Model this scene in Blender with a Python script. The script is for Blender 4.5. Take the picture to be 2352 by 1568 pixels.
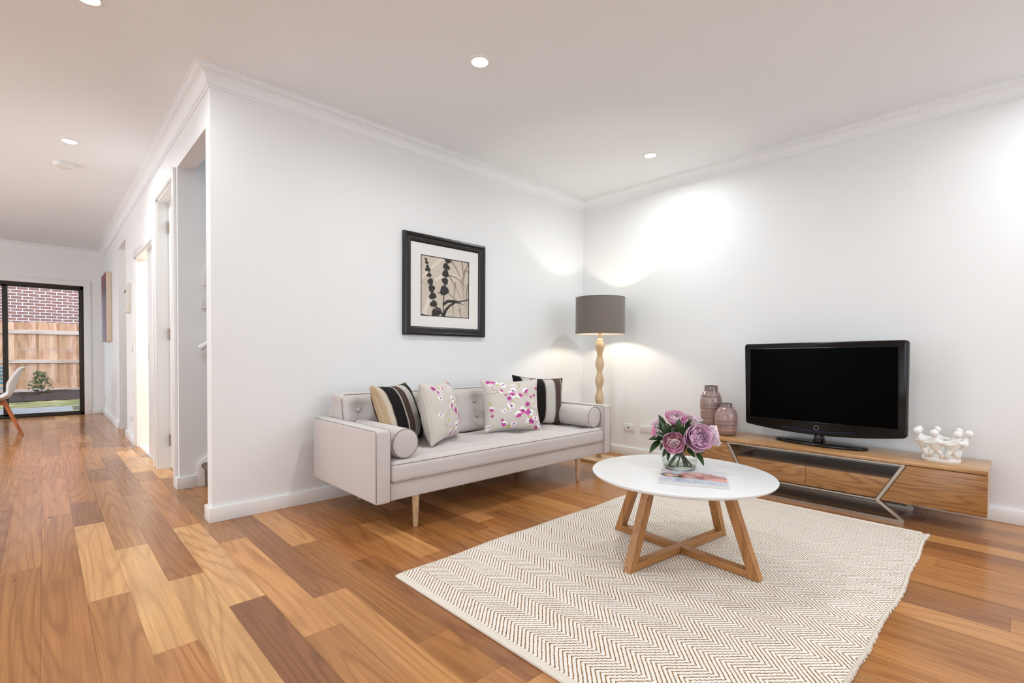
import bpy, bmesh, math, random
import numpy as np
from mathutils import Vector, Matrix

random.seed(7)
S = bpy.context.scene
for o in list(bpy.data.objects):
    bpy.data.objects.remove(o)
COL = S.collection

# ------------------------------------------------------------------ camera
FPX, PPY = 1123.529, 835.729                 # focal length and principal point row for a 2352 x 1568 frame
yaw, roll, pitch = 0.7640, -0.0059026, -0.0192137
Fv = Vector((math.sin(yaw)*math.cos(pitch), math.cos(yaw)*math.cos(pitch), math.sin(pitch)))
R0 = Vector((math.cos(yaw), -math.sin(yaw), 0))
U0 = R0.cross(Fv)
Rv = R0*math.cos(roll) - U0*math.sin(roll)
Uv = R0*math.sin(roll) + U0*math.cos(roll)
CAM = Vector((0, 0, 1.02))
cd = bpy.data.cameras.new('camera')
cd.sensor_width = 36.0
cd.sensor_fit = 'HORIZONTAL'
cd.lens = FPX/2352*36
cd.shift_y = (PPY-784)/2352
cd.clip_start = 0.05
cam = bpy.data.objects.new('camera', cd)
COL.objects.link(cam)
cam.matrix_world = Matrix(((Rv.x, Uv.x, -Fv.x, CAM.x), (Rv.y, Uv.y, -Fv.y, CAM.y), (Rv.z, Uv.z, -Fv.z, CAM.z), (0, 0, 0, 1)))
S.camera = cam

def ray(px, py):
    return Fv + Rv*((px-1176)/FPX) - Uv*((py-PPY)/FPX)
def at_depth(px, py, d):                      # a point at d metres in front of the camera
    return CAM + ray(px, py)*d
def proj(p):
    q = Vector(p)-CAM
    d = q.dot(Fv)
    if d < 0.02: return None
    return (1176+FPX*q.dot(Rv)/d, PPY-FPX*q.dot(Uv)/d, d)

# ------------------------------------------------------------------ world, exposure
w = bpy.data.worlds.new('evening_sky')
S.world = w
w.use_nodes = True
bg = w.node_tree.nodes['Background']
bg.inputs[0].default_value = (0.78, 0.88, 1.0, 1)
bg.inputs[1].default_value = 3.0
S.view_settings.view_transform = 'Standard'
S.view_settings.look = 'None'
S.view_settings.gamma = 1.0
S.view_settings.use_curve_mapping = False
S.view_settings.exposure = 0.0
cy = S.cycles
cy.use_denoising = True
cy.max_bounces = 6
cy.diffuse_bounces = 4
cy.glossy_bounces = 3
cy.transmission_bounces = 8
cy.transparent_max_bounces = 12
cy.caustics_reflective = False
cy.caustics_refractive = False
cy.sample_clamp_indirect = 6.0
cy.blur_glossy = 1.0
cy.use_adaptive_sampling = True
cy.adaptive_threshold = 0.07
cy.adaptive_min_samples = 16

DOWNLIGHT_W = 9.6
DOWN_COL = (0.92, 1.0, 1.02)
WINDOW_W = 33.0

def area_light(name, loc, size, power, color, rot=(0, 0, 0), shape='DISK', sy=None, spread=180, parent=None):
    l = bpy.data.lights.new(name, 'AREA')
    l.shape = shape
    l.size = size
    if sy: l.size_y = sy
    l.energy = power
    l.color = color
    l.spread = math.radians(spread)
    o = bpy.data.objects.new(name, l)
    COL.objects.link(o)
    o.location = loc
    o.rotation_euler = rot
    if parent:
        o.parent = parent
        o.matrix_parent_inverse = parent.matrix_world.inverted()
    return o

XO, YA, XB, YE, HC, HT, CW = 0.726, 3.36, 4.293, 10.658, 2.595, 2.692, 0.088
XL, YR = -3.3, -3.4                            # far left wall and the wall behind the camera
# inferred daylight from behind the camera, its unseen opening shaped for the light
area_light('unseen_window_fill', (2.65, YR+0.02, 1.72), 2.8, WINDOW_W, (0.80, 0.90, 1.0), (math.radians(90), 0, 0), 'RECTANGLE', 1.3)
# two unseen windows added on the far left to brighten ceiling and hall
area_light('unseen_window_fill', (XL+0.02, 0.1, 1.35), 3.2, 23.0, (0.92, 0.96, 1.0), (0, math.radians(-90), 0), 'RECTANGLE', 2.0).rotation_euler = (math.radians(90), 0, math.radians(-90))
area_light('unseen_window_fill', (XL+0.02, 6.4, 1.35), 4.2, 40.0, (1.0, 0.965, 0.92), (0, 0, 0), 'RECTANGLE', 2.0).rotation_euler = (math.radians(90), 0, math.radians(-90))

# ------------------------------------------------------------------ helpers: materials
MATS = {}
def lin(r, g, b):
    def f(c):
        c /= 255.0
        return c/12.92 if c <= 0.04045 else ((c+0.055)/1.055)**2.4
    return (f(r), f(g), f(b), 1)
class NT:
    def __init__(s, name):
        s.m = bpy.data.materials.new(name)
        s.m.use_nodes = True
        s.t = s.m.node_tree
        s.b = s.t.nodes['Principled BSDF']
        s.out = s.t.nodes['Material Output']
    def n(s, typ, **kw):
        nd = s.t.nodes.new(typ)
        for k, v in kw.items():
            if k.startswith('i_'):
                nd.inputs[k[2:].replace('_', ' ')].default_value = v
            else:
                setattr(nd, k, v)
        return nd
    def l(s, a, b): s.t.links.new(a, b)
    def math(s, op, a, b=None, c=None):
        nd = s.t.nodes.new('ShaderNodeMath')
        nd.operation = op
        for i, v in enumerate((a, b, c)):
            if v is None: continue
            if isinstance(v, (int, float)): nd.inputs[i].default_value = v
            else: s.l(v, nd.inputs[i])
        return nd.outputs[0]
    def mix(s, fac, a, b, blend='MIX'):
        nd = s.t.nodes.new('ShaderNodeMix')
        nd.data_type = 'RGBA'
        nd.blend_type = blend
        for sock, v in ((nd.inputs[0], fac), (nd.inputs[6], a), (nd.inputs[7], b)):
            if isinstance(v, (int, float)): sock.default_value = v
            elif isinstance(v, tuple): sock.default_value = v
            else: s.l(v, sock)
        return nd.outputs[2]
    def ramp(s, fac, stops, interp='LINEAR'):
        nd = s.t.nodes.new('ShaderNodeValToRGB')
        cr = nd.color_ramp
        cr.interpolation = interp
        while len(cr.elements) < len(stops): cr.elements.new(0.5)
        for e, (p, c) in zip(cr.elements, stops):
            e.position = p
            e.color = c if len(c) == 4 else (*c, 1)
        s.l(fac, nd.inputs[0])
        return nd.outputs[0]
    def bump(s, h, strength=0.2, dist=0.01):
        nd = s.t.nodes.new('ShaderNodeBump')
        nd.inputs['Strength'].default_value = strength
        nd.inputs['Distance'].default_value = dist
        s.l(h, nd.inputs['Height'])
        s.l(nd.outputs[0], s.b.inputs['Normal'])
    def set(s, col=None, rough=0.5, metal=0.0, spec=None, coat=None, coat_rough=None, trans=None):
        if col is not None:
            if isinstance(col, tuple): s.b.inputs['Base Color'].default_value = col
            else: s.l(col, s.b.inputs['Base Color'])
        s.b.inputs['Roughness'].default_value = rough
        s.b.inputs['Metallic'].default_value = metal
        if spec is not None: s.b.inputs['Specular IOR Level'].default_value = spec
        if coat is not None: s.b.inputs['Coat Weight'].default_value = coat
        if coat_rough is not None: s.b.inputs['Coat Roughness'].default_value = coat_rough
        if trans is not None: s.b.inputs['Transmission Weight'].default_value = trans
        return s.m
    def pos(s, scale=(1, 1, 1), which='Position', obj=False):
        if obj:
            src = s.n('ShaderNodeTexCoord').outputs['Object']
        else:
            src = s.n('ShaderNodeNewGeometry').outputs['Position']
        mp = s.n('ShaderNodeMapping')
        mp.inputs['Scale'].default_value = scale
        s.l(src, mp.inputs[0])
        return mp.outputs[0]
    def noise(s, vec, scale=5, detail=3, rough=0.5, dist=0.0):
        nd = s.n('ShaderNodeTexNoise')
        nd.inputs['Scale'].default_value = scale
        nd.inputs['Detail'].default_value = detail
        nd.inputs['Roughness'].default_value = rough
        nd.inputs['Distortion'].default_value = dist
        s.l(vec, nd.inputs['Vector'])
        return nd.outputs['Fac']

def plain(name, col, rough=0.5, metal=0.0, var=0.04, scale=30, bump=0.0, **kw):
    if name in MATS: return MATS[name]
    t = NT(name)
    nz = t.noise(t.pos(obj=True), scale, 0 if var < 0.02 else 2)
    dark = tuple(c*(1-var) for c in col[:3])+(1,)
    lite = tuple(min(1, c*(1+var)) for c in col[:3])+(1,)
    t.set(t.mix(nz, dark, lite), rough, metal, **kw)
    if bump: t.bump(nz, bump, 0.002)
    MATS[name] = t.m
    return t.m

def wood(name, dark, light, axis='Y', ring=5.0, bands=70, rough=0.4, stretch=0.12, world=False, coat=0.0, seed=0.0, contrast=0.5):
    if name in MATS: return MATS[name]
    t = NT(name)
    sc = {'X': (stretch, 1, 1), 'Y': (1, stretch, 1), 'Z': (1, 1, stretch)}[axis]
    p = t.pos(sc, obj=not world)
    ad = t.n('ShaderNodeVectorMath', operation='ADD')
    t.l(p, ad.inputs[0])
    ad.inputs[1].default_value = (seed, seed*1.7, seed*0.3)
    n1 = t.noise(ad.outputs[0], ring, 1.5, 0.45)
    band = t.math('SINE', t.math('MULTIPLY', n1, bands))
    band = t.math('MULTIPLY_ADD', band, 0.5, 0.5)
    band = t.math('POWER', band, 2.4)
    fine_s = {'X': (0.05, 1, 1), 'Y': (1, 0.05, 1), 'Z': (1, 1, 0.05)}[axis]
    fine = t.noise(t.pos(fine_s, obj=not world), 160, 2)
    f = t.math('ADD', t.math('MULTIPLY', band, contrast), t.math('MULTIPLY', fine, 1-contrast))
    c = t.ramp(f, [(0.15, light), (0.85, dark)])
    t.set(c, rough, coat=coat, coat_rough=0.15)
    t.bump(fine, 0.05, 0.001)
    MATS[name] = t.m
    return t.m

def painted(name, rough=0.6, bump=0.0, attr='paint', **kw):
    """colours come from the mesh's own painted colour attribute (flat print)"""
    if name in MATS: return MATS[name]
    t = NT(name)
    a = t.n('ShaderNodeAttribute', attribute_name=attr)
    t.set(a.outputs['Color'], rough, **kw)
    if bump:
        t.bump(t.noise(t.pos(obj=True), 400, 2), bump, 0.002)
    MATS[name] = t.m
    return t.m

def emission(name, col, strength):
    if name in MATS: return MATS[name]
    t = NT(name)
    t.b.inputs['Emission Color'].default_value = col
    t.b.inputs['Emission Strength'].default_value = strength
    t.b.inputs['Base Color'].default_value = col
    MATS[name] = t.m
    return t.m

def clear_glass(name, tint=(0.96, 0.98, 0.97, 1), extra=0.03, rough=0.0):
    if name in MATS: return MATS[name]
    t = NT(name)
    tr = t.n('ShaderNodeBsdfTransparent'); tr.inputs[0].default_value = tint
    gl = t.n('ShaderNodeBsdfGlossy'); gl.inputs['Roughness'].default_value = rough
    fr = t.n('ShaderNodeLayerWeight')
    mx = t.n('ShaderNodeMixShader')
    t.l(t.math('MULTIPLY_ADD', t.math('POWER', fr.outputs['Facing'], 4.0), 0.55, extra), mx.inputs[0])
    t.l(tr.outputs[0], mx.inputs[1]); t.l(gl.outputs[0], mx.inputs[2])
    t.l(mx.outputs[0], t.out.inputs[0])
    MATS[name] = t.m
    return t.m

# ------------------------------------------------------------------ helpers: geometry
def bm_box(bm, x0, x1, y0, y1, z0, z1, bevel=0.0, seg=2, M=None):
    vs = [bm.verts.new((x, y, z)) for z in (z0, z1) for y in (y0, y1) for x in (x0, x1)]
    fs = [(0, 2, 3, 1), (4, 5, 7, 6), (0, 1, 5, 4), (2, 6, 7, 3), (0, 4, 6, 2), (1, 3, 7, 5)]
    faces = [bm.faces.new([vs[i] for i in f]) for f in fs]
    if bevel > 0:
        es = list({e for f in faces for e in f.edges})
        r = bmesh.ops.bevel(bm, geom=es, offset=bevel, segments=seg, profile=0.5, affect='EDGES')
        vs = list({v for f in r['faces'] for v in f.verts} | {v for v in vs if v.is_valid})
    if M is not None:
        bmesh.ops.transform(bm, matrix=M, verts=[v for v in vs if v.is_valid])
    return vs
def bm_prism(bm, poly, a0, a1, axis='X', bevel=0.0, seg=2):
    """extrude a 2D polygon; axis X: poly is (y, z); axis Y: (x, z); axis Z: (x, y)"""
    def mk(p, a):
        return {'X': (a, p[0], p[1]), 'Y': (p[0], a, p[1]), 'Z': (p[0], p[1], a)}[axis]
    v0 = [bm.verts.new(mk(p, a0)) for p in poly]
    v1 = [bm.verts.new(mk(p, a1)) for p in poly]
    n = len(poly)
    fs = [bm.faces.new(v0), bm.faces.new(v1[::-1])]
    for i in range(n):
        fs.append(bm.faces.new((v0[i], v0[(i+1) % n], v1[(i+1) % n], v1[i])))
    bmesh.ops.recalc_face_normals(bm, faces=fs)
    if bevel > 0:
        es = list({e for f in fs for e in f.edges})
        bmesh.ops.bevel(bm, geom=es, offset=bevel, segments=seg, profile=0.5, affect='EDGES')
def bm_lathe(bm, prof, n=32, c=(0, 0), cap0=True, cap1=True, phase=0.0):
    rings = []
    for r, z in prof:
        rings.append([bm.verts.new((c[0]+r*math.cos(2*math.pi*i/n+phase), c[1]+r*math.sin(2*math.pi*i/n+phase), z)) for i in range(n)])
    for a, b in zip(rings, rings[1:]):
        for i in range(n):
            bm.faces.new((a[i], a[(i+1) % n], b[(i+1) % n], b[i]))
    if cap0: bm.faces.new(rings[0][::-1])
    if cap1: bm.faces.new(rings[-1])
    return rings
def bm_tube(bm, pts, r, n=8, closed=False, caps=True):
    pts = [Vector(p) for p in pts]
    m = len(pts)
    rr = r if isinstance(r, (list, tuple)) else [r]*m
    rings = []
    up = Vector((0, 0, 1))
    prev = None
    for i, p in enumerate(pts):
        if closed: d = pts[(i+1) % m]-pts[i-1]
        else: d = pts[min(i+1, m-1)]-pts[max(i-1, 0)]
        if d.length < 1e-9: d = Vector((0, 0, 1))
        d.normalize()
        if prev is None:
            a = d.orthogonal().normalized()
        else:
            a = prev - d*prev.dot(d)
            a = a.normalized() if a.length > 1e-6 else d.orthogonal().normalized()
        prev = a
        b = d.cross(a)
        rings.append([bm.verts.new(p + (a*math.cos(2*math.pi*k/n) + b*math.sin(2*math.pi*k/n))*rr[i]) for k in range(n)])
    for i in range(m if closed else m-1):
        A, B = rings[i], rings[(i+1) % m]
        for k in range(n):
            bm.faces.new((A[k], A[(k+1) % n], B[(k+1) % n], B[k]))
    if caps and not closed:
        bm.faces.new(rings[0][::-1]); bm.faces.new(rings[-1])
def bm_sphere(bm, c, r, u=16, v=10, sx=1, sy=1, sz=1):
    M = Matrix.Translation(c) @ Matrix.Diagonal((sx, sy, sz, 1))
    bmesh.ops.create_uvsphere(bm, u_segments=u, v_segments=v, radius=r, matrix=M)
def build(name, bm, mat, parent=None, smooth=False, angle=None):
    bmesh.ops.recalc_face_normals(bm, faces=bm.faces[:])
    me = bpy.data.meshes.new(name)
    bm.to_mesh(me)
    bm.free()
    return link(name, me, mat, parent, smooth, angle)
def link(name, me, mat, parent=None, smooth=False, angle=None):
    if mat is not None and len(me.materials) == 0: me.materials.append(mat)
    if smooth or angle:
        me.polygons.foreach_set('use_smooth', [True]*len(me.polygons))
        if angle:
            me.set_sharp_from_angle(angle=math.radians(angle))
    o = bpy.data.objects.new(name, me)
    COL.objects.link(o)
    if parent is not None:
        o.parent = parent
        o.matrix_parent_inverse = parent.matrix_world.inverted()
    return o
def empty(name, loc=(0, 0, 0), rz=0.0, rot=None):
    o = bpy.data.objects.new(name, None)
    o.empty_display_size = 0.05
    COL.objects.link(o)
    M = Matrix.Translation(loc) @ (rot.to_4x4() if rot is not None else Matrix.Rotation(rz, 4, 'Z'))
    o.matrix_world = M
    return o
def child_local(o, parent):
    """make o a child whose mesh is given in the parent's local space"""
    o.parent = parent
    o.matrix_parent_inverse = Matrix.Identity(4)
    return o
def tag(o, label, cat, group=None):
    o['label'] = label
    o['category'] = cat
    if group: o['group'] = group
    return o
def struct(o):
    o['kind'] = 'structure'
    return o
def B(): return bmesh.new()
def box_obj(name, dims, mat, parent=None, bevel=0.0, seg=2):
    bm = B(); bm_box(bm, *dims, bevel=bevel, seg=seg)
    return build(name, bm, mat, parent, angle=40 if bevel else None)
def boxes_obj(name, lst, mat, parent=None, bevel=0.0):
    bm = B()
    for d in lst: bm_box(bm, *d, bevel=bevel)
    return build(name, bm, mat, parent, angle=40 if bevel else None)

# ------------------------------------------------------------------ shared materials
WALL = plain('wall_paint', (0.87, 0.88, 0.88, 1), 0.55, var=0.008, scale=3)
CEIL = plain('ceiling_paint', (0.875, 0.90, 0.915, 1), 0.8, var=0.008, scale=3)
TRIM = plain('trim_gloss_paint', (0.87, 0.87, 0.86, 1), 0.32, var=0.008, scale=4)
WHITE_PL = plain('white_plastic', (0.82, 0.81, 0.79, 1), 0.35, var=0.01)
BLACK = plain('black_plastic', (0.01, 0.01, 0.01, 1), 0.4)
DARKSLOT = plain('dark_slot', (0.05, 0.045, 0.04, 1), 0.6)
STEEL = plain('brushed_steel', (0.52, 0.45, 0.38, 1), 0.34, 0.9, var=0.05, scale=80)

# ================================================================== THE SETTING
# ---- floor: slab with planks
def plank_material(name, use_attr):
    t = NT(name)
    if use_attr:
        col = t.n('ShaderNodeAttribute', attribute_name='tone').outputs['Color']
    else:
        col = t.n('ShaderNodeObjectInfo').outputs['Color']
    sep = t.n('ShaderNodeSeparateColor'); t.l(col, sep.inputs[0])
    seed = t.math('MULTIPLY', sep.outputs[0], 173.0)
    seed2 = t.math('MULTIPLY', sep.outputs[1], 911.0)
    geo = t.n('ShaderNodeNewGeometry').outputs['Position']
    sp = t.n('ShaderNodeSeparateXYZ'); t.l(geo, sp.inputs[0])
    cb = t.n('ShaderNodeCombineXYZ')
    t.l(t.math('ADD', t.math('MULTIPLY', sp.outputs[0], 5.2), seed), cb.inputs[0])
    t.l(t.math('ADD', t.math('MULTIPLY', sp.outputs[1], 0.42), seed2), cb.inputs[1])
    t.l(seed, cb.inputs[2])
    n1 = t.noise(cb.outputs[0], 1.0, 1.6, 0.35, 0.0)
    band = t.math('MULTIPLY_ADD', t.math('SINE', t.math('MULTIPLY', n1, 115.0)), 0.5, 0.5)
    band = t.math('POWER', band, 4.0)
    cb2 = t.n('ShaderNodeCombineXYZ')
    t.l(t.math('ADD', t.math('MULTIPLY', sp.outputs[0], 210.0), seed), cb2.inputs[0])
    t.l(t.math('ADD', t.math('MULTIPLY', sp.outputs[1], 2.4), seed2), cb2.inputs[1])
    fine = t.noise(cb2.outputs[0], 1.0, 2)
    cb3 = t.n('ShaderNodeCombineXYZ')
    t.l(t.math('ADD', t.math('MULTIPLY', sp.outputs[0], 9.0), seed2), cb3.inputs[0])
    t.l(t.math('ADD', t.math('MULTIPLY', sp.outputs[1], 1.6), seed), cb3.inputs[1])
    broad = t.noise(cb3.outputs[0], 1.0, 3)
    dark = t.mix(1.0, col, (0.46, 0.36, 0.28, 1), 'MULTIPLY')
    lite = t.mix(1.0, col, (1.16, 1.12, 1.04, 1), 'MULTIPLY')
    c = t.mix(t.math('MULTIPLY', t.math('SUBTRACT', broad, 0.25), 1.6), t.mix(0.35, col, dark), lite)
    c = t.mix(t.math('MULTIPLY', band, t.math('MULTIPLY_ADD', broad, 0.85, 0.0)), c, dark)
    c = t.mix(t.math('MULTIPLY', t.math('SUBTRACT', fine, 0.32), 1.0), c, dark)
    cb5 = t.n('ShaderNodeCombineXYZ')
    t.l(t.math('ADD', t.math('MULTIPLY', sp.outputs[0], 48.0), seed2), cb5.inputs[0])
    t.l(t.math('ADD', t.math('MULTIPLY', sp.outputs[1], 1.1), seed), cb5.inputs[1])
    streak = t.noise(cb5.outputs[0], 1.0, 1)
    c = t.mix(t.math('MULTIPLY', t.math('SUBTRACT', streak, 0.45), 1.5), c, dark)
    # rare gum veins and checks
    cb4 = t.n('ShaderNodeCombineXYZ')
    t.l(t.math('ADD', t.math('MULTIPLY', sp.outputs[0], 26.0), seed), cb4.inputs[0])
    t.l(t.math('ADD', t.math('MULTIPLY', sp.outputs[1], 4.2), seed2), cb4.inputs[1])
    vein = t.noise(cb4.outputs[0], 1.0, 1)
    vmask = t.ramp(vein, [(0.79, (0, 0, 0)), (0.81, (1, 1, 1))])
    c = t.mix(vmask, c, (0.035, 0.02, 0.012, 1))
    t.set(c, 0.24, spec=0.4)
    rn = t.noise(t.pos((2.5, 2.5, 2.5)), 1.0, 2)
    t.l(t.math('MULTIPLY_ADD', rn, 0.10, 0.15), t.b.inputs['Roughness'])
    return t.m
PLANK = plank_material('hardwood_plank', False)
PLANK_ATTR = plank_material('hardwood_plank_field', True)

floor = struct(box_obj('floor', (XL, XB+0.12, YR-0.1, YE, -0.12, -0.0135), plain('floor_base', (0.05, 0.03, 0.02, 1), 0.8)))
PW, PX0 = 0.13680, 0.1205
BRT = [(0.88, 0.50, 0.205), (0.86, 0.49, 0.21), (0.92, 0.53, 0.225)]
MID = [(0.52, 0.235, 0.074), (0.57, 0.268, 0.090), (0.46, 0.203, 0.066), (0.60, 0.28, 0.10), (0.51, 0.245, 0.087), (0.54, 0.24, 0.085)]
DRK = [(0.31, 0.13, 0.052), (0.33, 0.14, 0.056)]
ERT = [(0.37, 0.16, 0.060), (0.40, 0.175, 0.066)]
GLD = [(0.68, 0.34, 0.125), (0.73, 0.37, 0.14)]
def tone(kind):
    base = {'B': BRT, 'M': MID, 'D': DRK, 'G': GLD, 'E': ERT}[kind]
    c = random.choice(base)
    k = random.uniform(0.94, 1.06)
    return tuple(min(1, x*k*random.uniform(0.985, 1.015)) for x in c)
KNOWN = {   # boards whose ends and tone can be read off the photograph: column -> (y0, y1, tone)
    -2: [(3.205, 4.9, 'M'), (1.9, 3.205, 'M')],
    -1: [(4.15, 5.35, 'M'), (2.97, 4.15, 'M'), (1.75, 2.97, 'M')],
    0: [(9.75, 10.52, 'B'), (4.405, 5.60, 'M'), (3.81, 4.405, 'E'), (2.617, 3.81, 'B'), (1.45, 2.617, 'M')],  # farthest board's bright tone paints in a bright reflection near the door
    1: [(5.59, 6.75, 'M'), (5.034, 5.59, 'E'), (3.214, 5.034, 'M'), (2.009, 3.214, 'B'), (0.8, 2.009, 'M')],
    2: [(4.395, 5.60, 'M'), (3.806, 4.395, 'M'), (2.618, 3.806, 'M'), (0.9, 2.618, 'B')],
    3: [(5.20, 6.41, 'B'), (4.79, 5.20, 'M'), (3.39, 4.79, 'M'), (2.193, 3.39, 'B'), (0.9, 2.193, 'D')],
    4: [(4.80, 5.90, 'B'), (2.96, 4.80, 'M'), (1.767, 2.96, 'G'), (0.6, 1.767, 'M')],
    5: [(2.025, 3.45, 'E'), (0.85, 2.025, 'G')],
    6: [(2.651, 3.45, 'G'), (1.46, 2.651, 'M')],
    7: [(2.255, 3.45, 'M'), (1.05, 2.255, 'E')],
    8: [(2.75, 3.45, 'M'), (1.5, 2.75, 'M')],
    9: [(2.72, 3.45, 'M'), (2.075, 2.72, 'G'), (0.9, 2.075, 'M')],
    12: [(2.16, 3.40, 'E'), (0.95, 2.16, 'M')],
}
boards = []
kmin, kmax = int((XL-PX0)/PW)-1, int((XB+0.1-PX0)/PW)+1
def split(y0, y1):
    out, y = [], y0
    while y < y1-1e-6:
        L = random.choice((0.6, 1.19, 1.19, 1.79, 1.5))
        e = min(y+L, y1)
        if y1-e < 0.28: e = y1
        out.append((y, e)); y = e
    return out
for k in range(kmin, kmax+1):
    x0, x1 = max(PX0+k*PW, XL), min(PX0+(k+1)*PW, XB+0.05)
    if x1-x0 < 0.01: continue
    known = KNOWN.get(k, [])
    occ = sorted((a, b) for a, b, _ in known)
    for a, b, t_ in known: boards.append((x0, x1, a, b, tone(t_)))
    lo, hi = YR, YE+0.02
    gaps, y = [], lo
    for a, b in occ:
        if a > y: gaps.append((y, a))
        y = max(y, b)
    if y < hi: gaps.append((y, hi))
    for a, b in gaps:
        a0 = a - (random.uniform(0, 0.9) if a == lo else 0)
        for c, d in split(a0, b):
            r = random.random()
            kind = 'E' if r < 0.12 else 'G' if r < 0.22 else 'M'
            boards.append((x0, x1, max(c, lo), d, tone(kind)))
def screen_area(b):
    x0, x1, y0, y1, _ = b
    n, inside = 0, 0
    pts = []
    for i in range(5):
        for j in range(9):
            q = proj((x0+(x1-x0)*i/4, y0+(y1-y0)*j/8, 0))
            n += 1
            if q and -5 < q[0] < 2357 and 0 < q[1] < 1573:
                # behind the sofa wall?
                x, y = x0+(x1-x0)*i/4, y0+(y1-y0)*j/8
                if (y > YA and x > XO): continue
                inside += 1
                pts.append(q)
    if not pts: return 0
    d = min(q[2] for q in pts)
    return inside/n*(x1-x0)*(y1-y0)/d**3
ranked = sorted(boards, key=screen_area, reverse=True)
shown = [b for b in ranked if screen_area(b) > 0][:300]
shown_set = set(id(b) for b in shown)
bm = B(); bm_box(bm, -0.5, 0.5, -0.5, 0.5, -0.013, 0.0)
ume = bpy.data.meshes.new('plank'); bm.to_mesh(ume); bm.free()
ume.materials.append(PLANK)
G = 0.0006
for (x0, x1, y0, y1, c) in shown:
    o = bpy.data.objects.new('plank', ume)
    COL.objects.link(o)
    o.location = ((x0+x1)/2, (y0+y1)/2, random.uniform(-0.00025, 0.0))
    o.scale = (x1-x0-G, y1-y0-G*1.5, 1)
    o.color = (*c, 1)
    o.parent = floor
bm = B()
cl = bm.loops.layers.float_color.new('tone')
for b in boards:
    if id(b) in shown_set: continue
    x0, x1, y0, y1, c = b
    n0 = len(bm.faces)
    bm_box(bm, x0+G/2, x1-G/2, y0+G, y1-G, -0.013, 0.0)
    bm.faces.ensure_lookup_table()
    for f in bm.faces[n0:]:
        for lp in f.loops: lp[cl] = (*c, 1)
o = build('plank_field', bm, PLANK_ATTR, floor)
o['kind'] = 'stuff'

# ---- ceiling (the stairwell is open above)
ceil = struct(boxes_obj('ceiling', [(XL-0.1, XB+0.1, YR-0.1, YA+0.11, HT, HT+0.12), (XL-0.1, XO+0.11, YA+0.11, YE+0.1, HT, HT+0.12)], CEIL))

# ---- walls
struct(box_obj('wall_back', (XO, XB+0.1, YA, YA+0.11, -0.1, HT), WALL))
struct(box_obj('wall_right', (XB, XB+0.1, YR, YA, -0.1, HT), WALL))
LW = ((-1.5, 1.7), (4.3, 8.5))                 # spans of the added, unseen openings in the left wall
struct(boxes_obj('wall_left', [(XL-0.1, XL, YR, LW[0][0], -0.1, HT), (XL-0.1, XL, LW[0][1], LW[1][0], -0.1, HT), (XL-0.1, XL, LW[1][1], YE, -0.1, HT)]
                 + [(XL-0.1, XL, a, b, z0, z1) for a, b in LW for z0, z1 in ((-0.1, 0.35), (2.35, HT))], WALL))
for i_, (a, b) in enumerate(LW):  # frames of the two added openings, put in for their light
    struct(boxes_obj('unseen_window_%d' % (i_+2), [(XL-0.08, XL-0.02, a, b, 0.35, 0.40), (XL-0.08, XL-0.02, a, b, 2.30, 2.35), (XL-0.08, XL-0.02, a, a+0.05, 0.40, 2.30), (XL-0.08, XL-0.02, b-0.05, b, 0.40, 2.30), (XL-0.08, XL-0.02, (a+b)/2-0.03, (a+b)/2+0.03, 0.40, 2.30)], BLACK))
WX0, WX1, WZ0, WZ1 = 1.25, 4.05, 1.07, 2.37  # unseen rear opening, shifted and raised to shape its light
struct(boxes_obj('wall_rear', [(XL-0.1, WX0, YR-0.1, YR, -0.1, HT), (WX1, XB+0.1, YR-0.1, YR, -0.1, HT), (WX0, WX1, YR-0.1, YR, WZ1, HT), (WX0, WX1, YR-0.1, YR, -0.1, WZ0)], WALL))
win = struct(boxes_obj('unseen_window_1', [(WX0, WX1, YR-0.08, YR-0.02, WZ0, WZ0+0.05), (WX0, WX1, YR-0.08, YR-0.02, WZ1-0.05, WZ1), (WX0, WX0+0.05, YR-0.08, YR-0.02, WZ0, WZ1), (WX1-0.05, WX1, YR-0.08, YR-0.02, WZ0, WZ1), (2.62, 2.68, YR-0.08, YR-0.02, WZ0, WZ1)], BLACK))
# openings in the hall wall: stair 3.47-4.345, door 4.46-5.20, laundry 5.40-6.62, passage 7.49-8.30
T0, T1 = XO, XO+0.11
ST0, ST1, D10, D11, D20, D21, P0, P1 = 3.47, 4.345, 4.46, 5.20, 5.40, 6.62, 7.49, 8.30
struct(boxes_obj('wall_hall', [
    (T0, T1, YA+0.11, YE, 2.39, HT+0.0), (T0, T1, ST1, D10, -0.1, 2.39), (T0, T1, D10, D11, 2.335, 2.39),
    (T0, T1, D11, D20, -0.1, 2.39), (T0, T1, D20, D21, 2.035, 2.39), (T0, T1, D21, P0, -0.1, 2.39), (T0, T1, P1, YE, -0.1, 2.39)], WALL))
# end wall with the sliding door opening
SX0, SX1, SZ = -1.36, 0.483, 2.092
struct(boxes_obj('wall_end', [(XL-0.1, SX0, YE, YE+0.12, -0.1, HT), (SX1, XO+0.11, YE, YE+0.12, -0.1, HT), (SX0, SX1, YE, YE+0.12, SZ, HT)], WALL))
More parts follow.
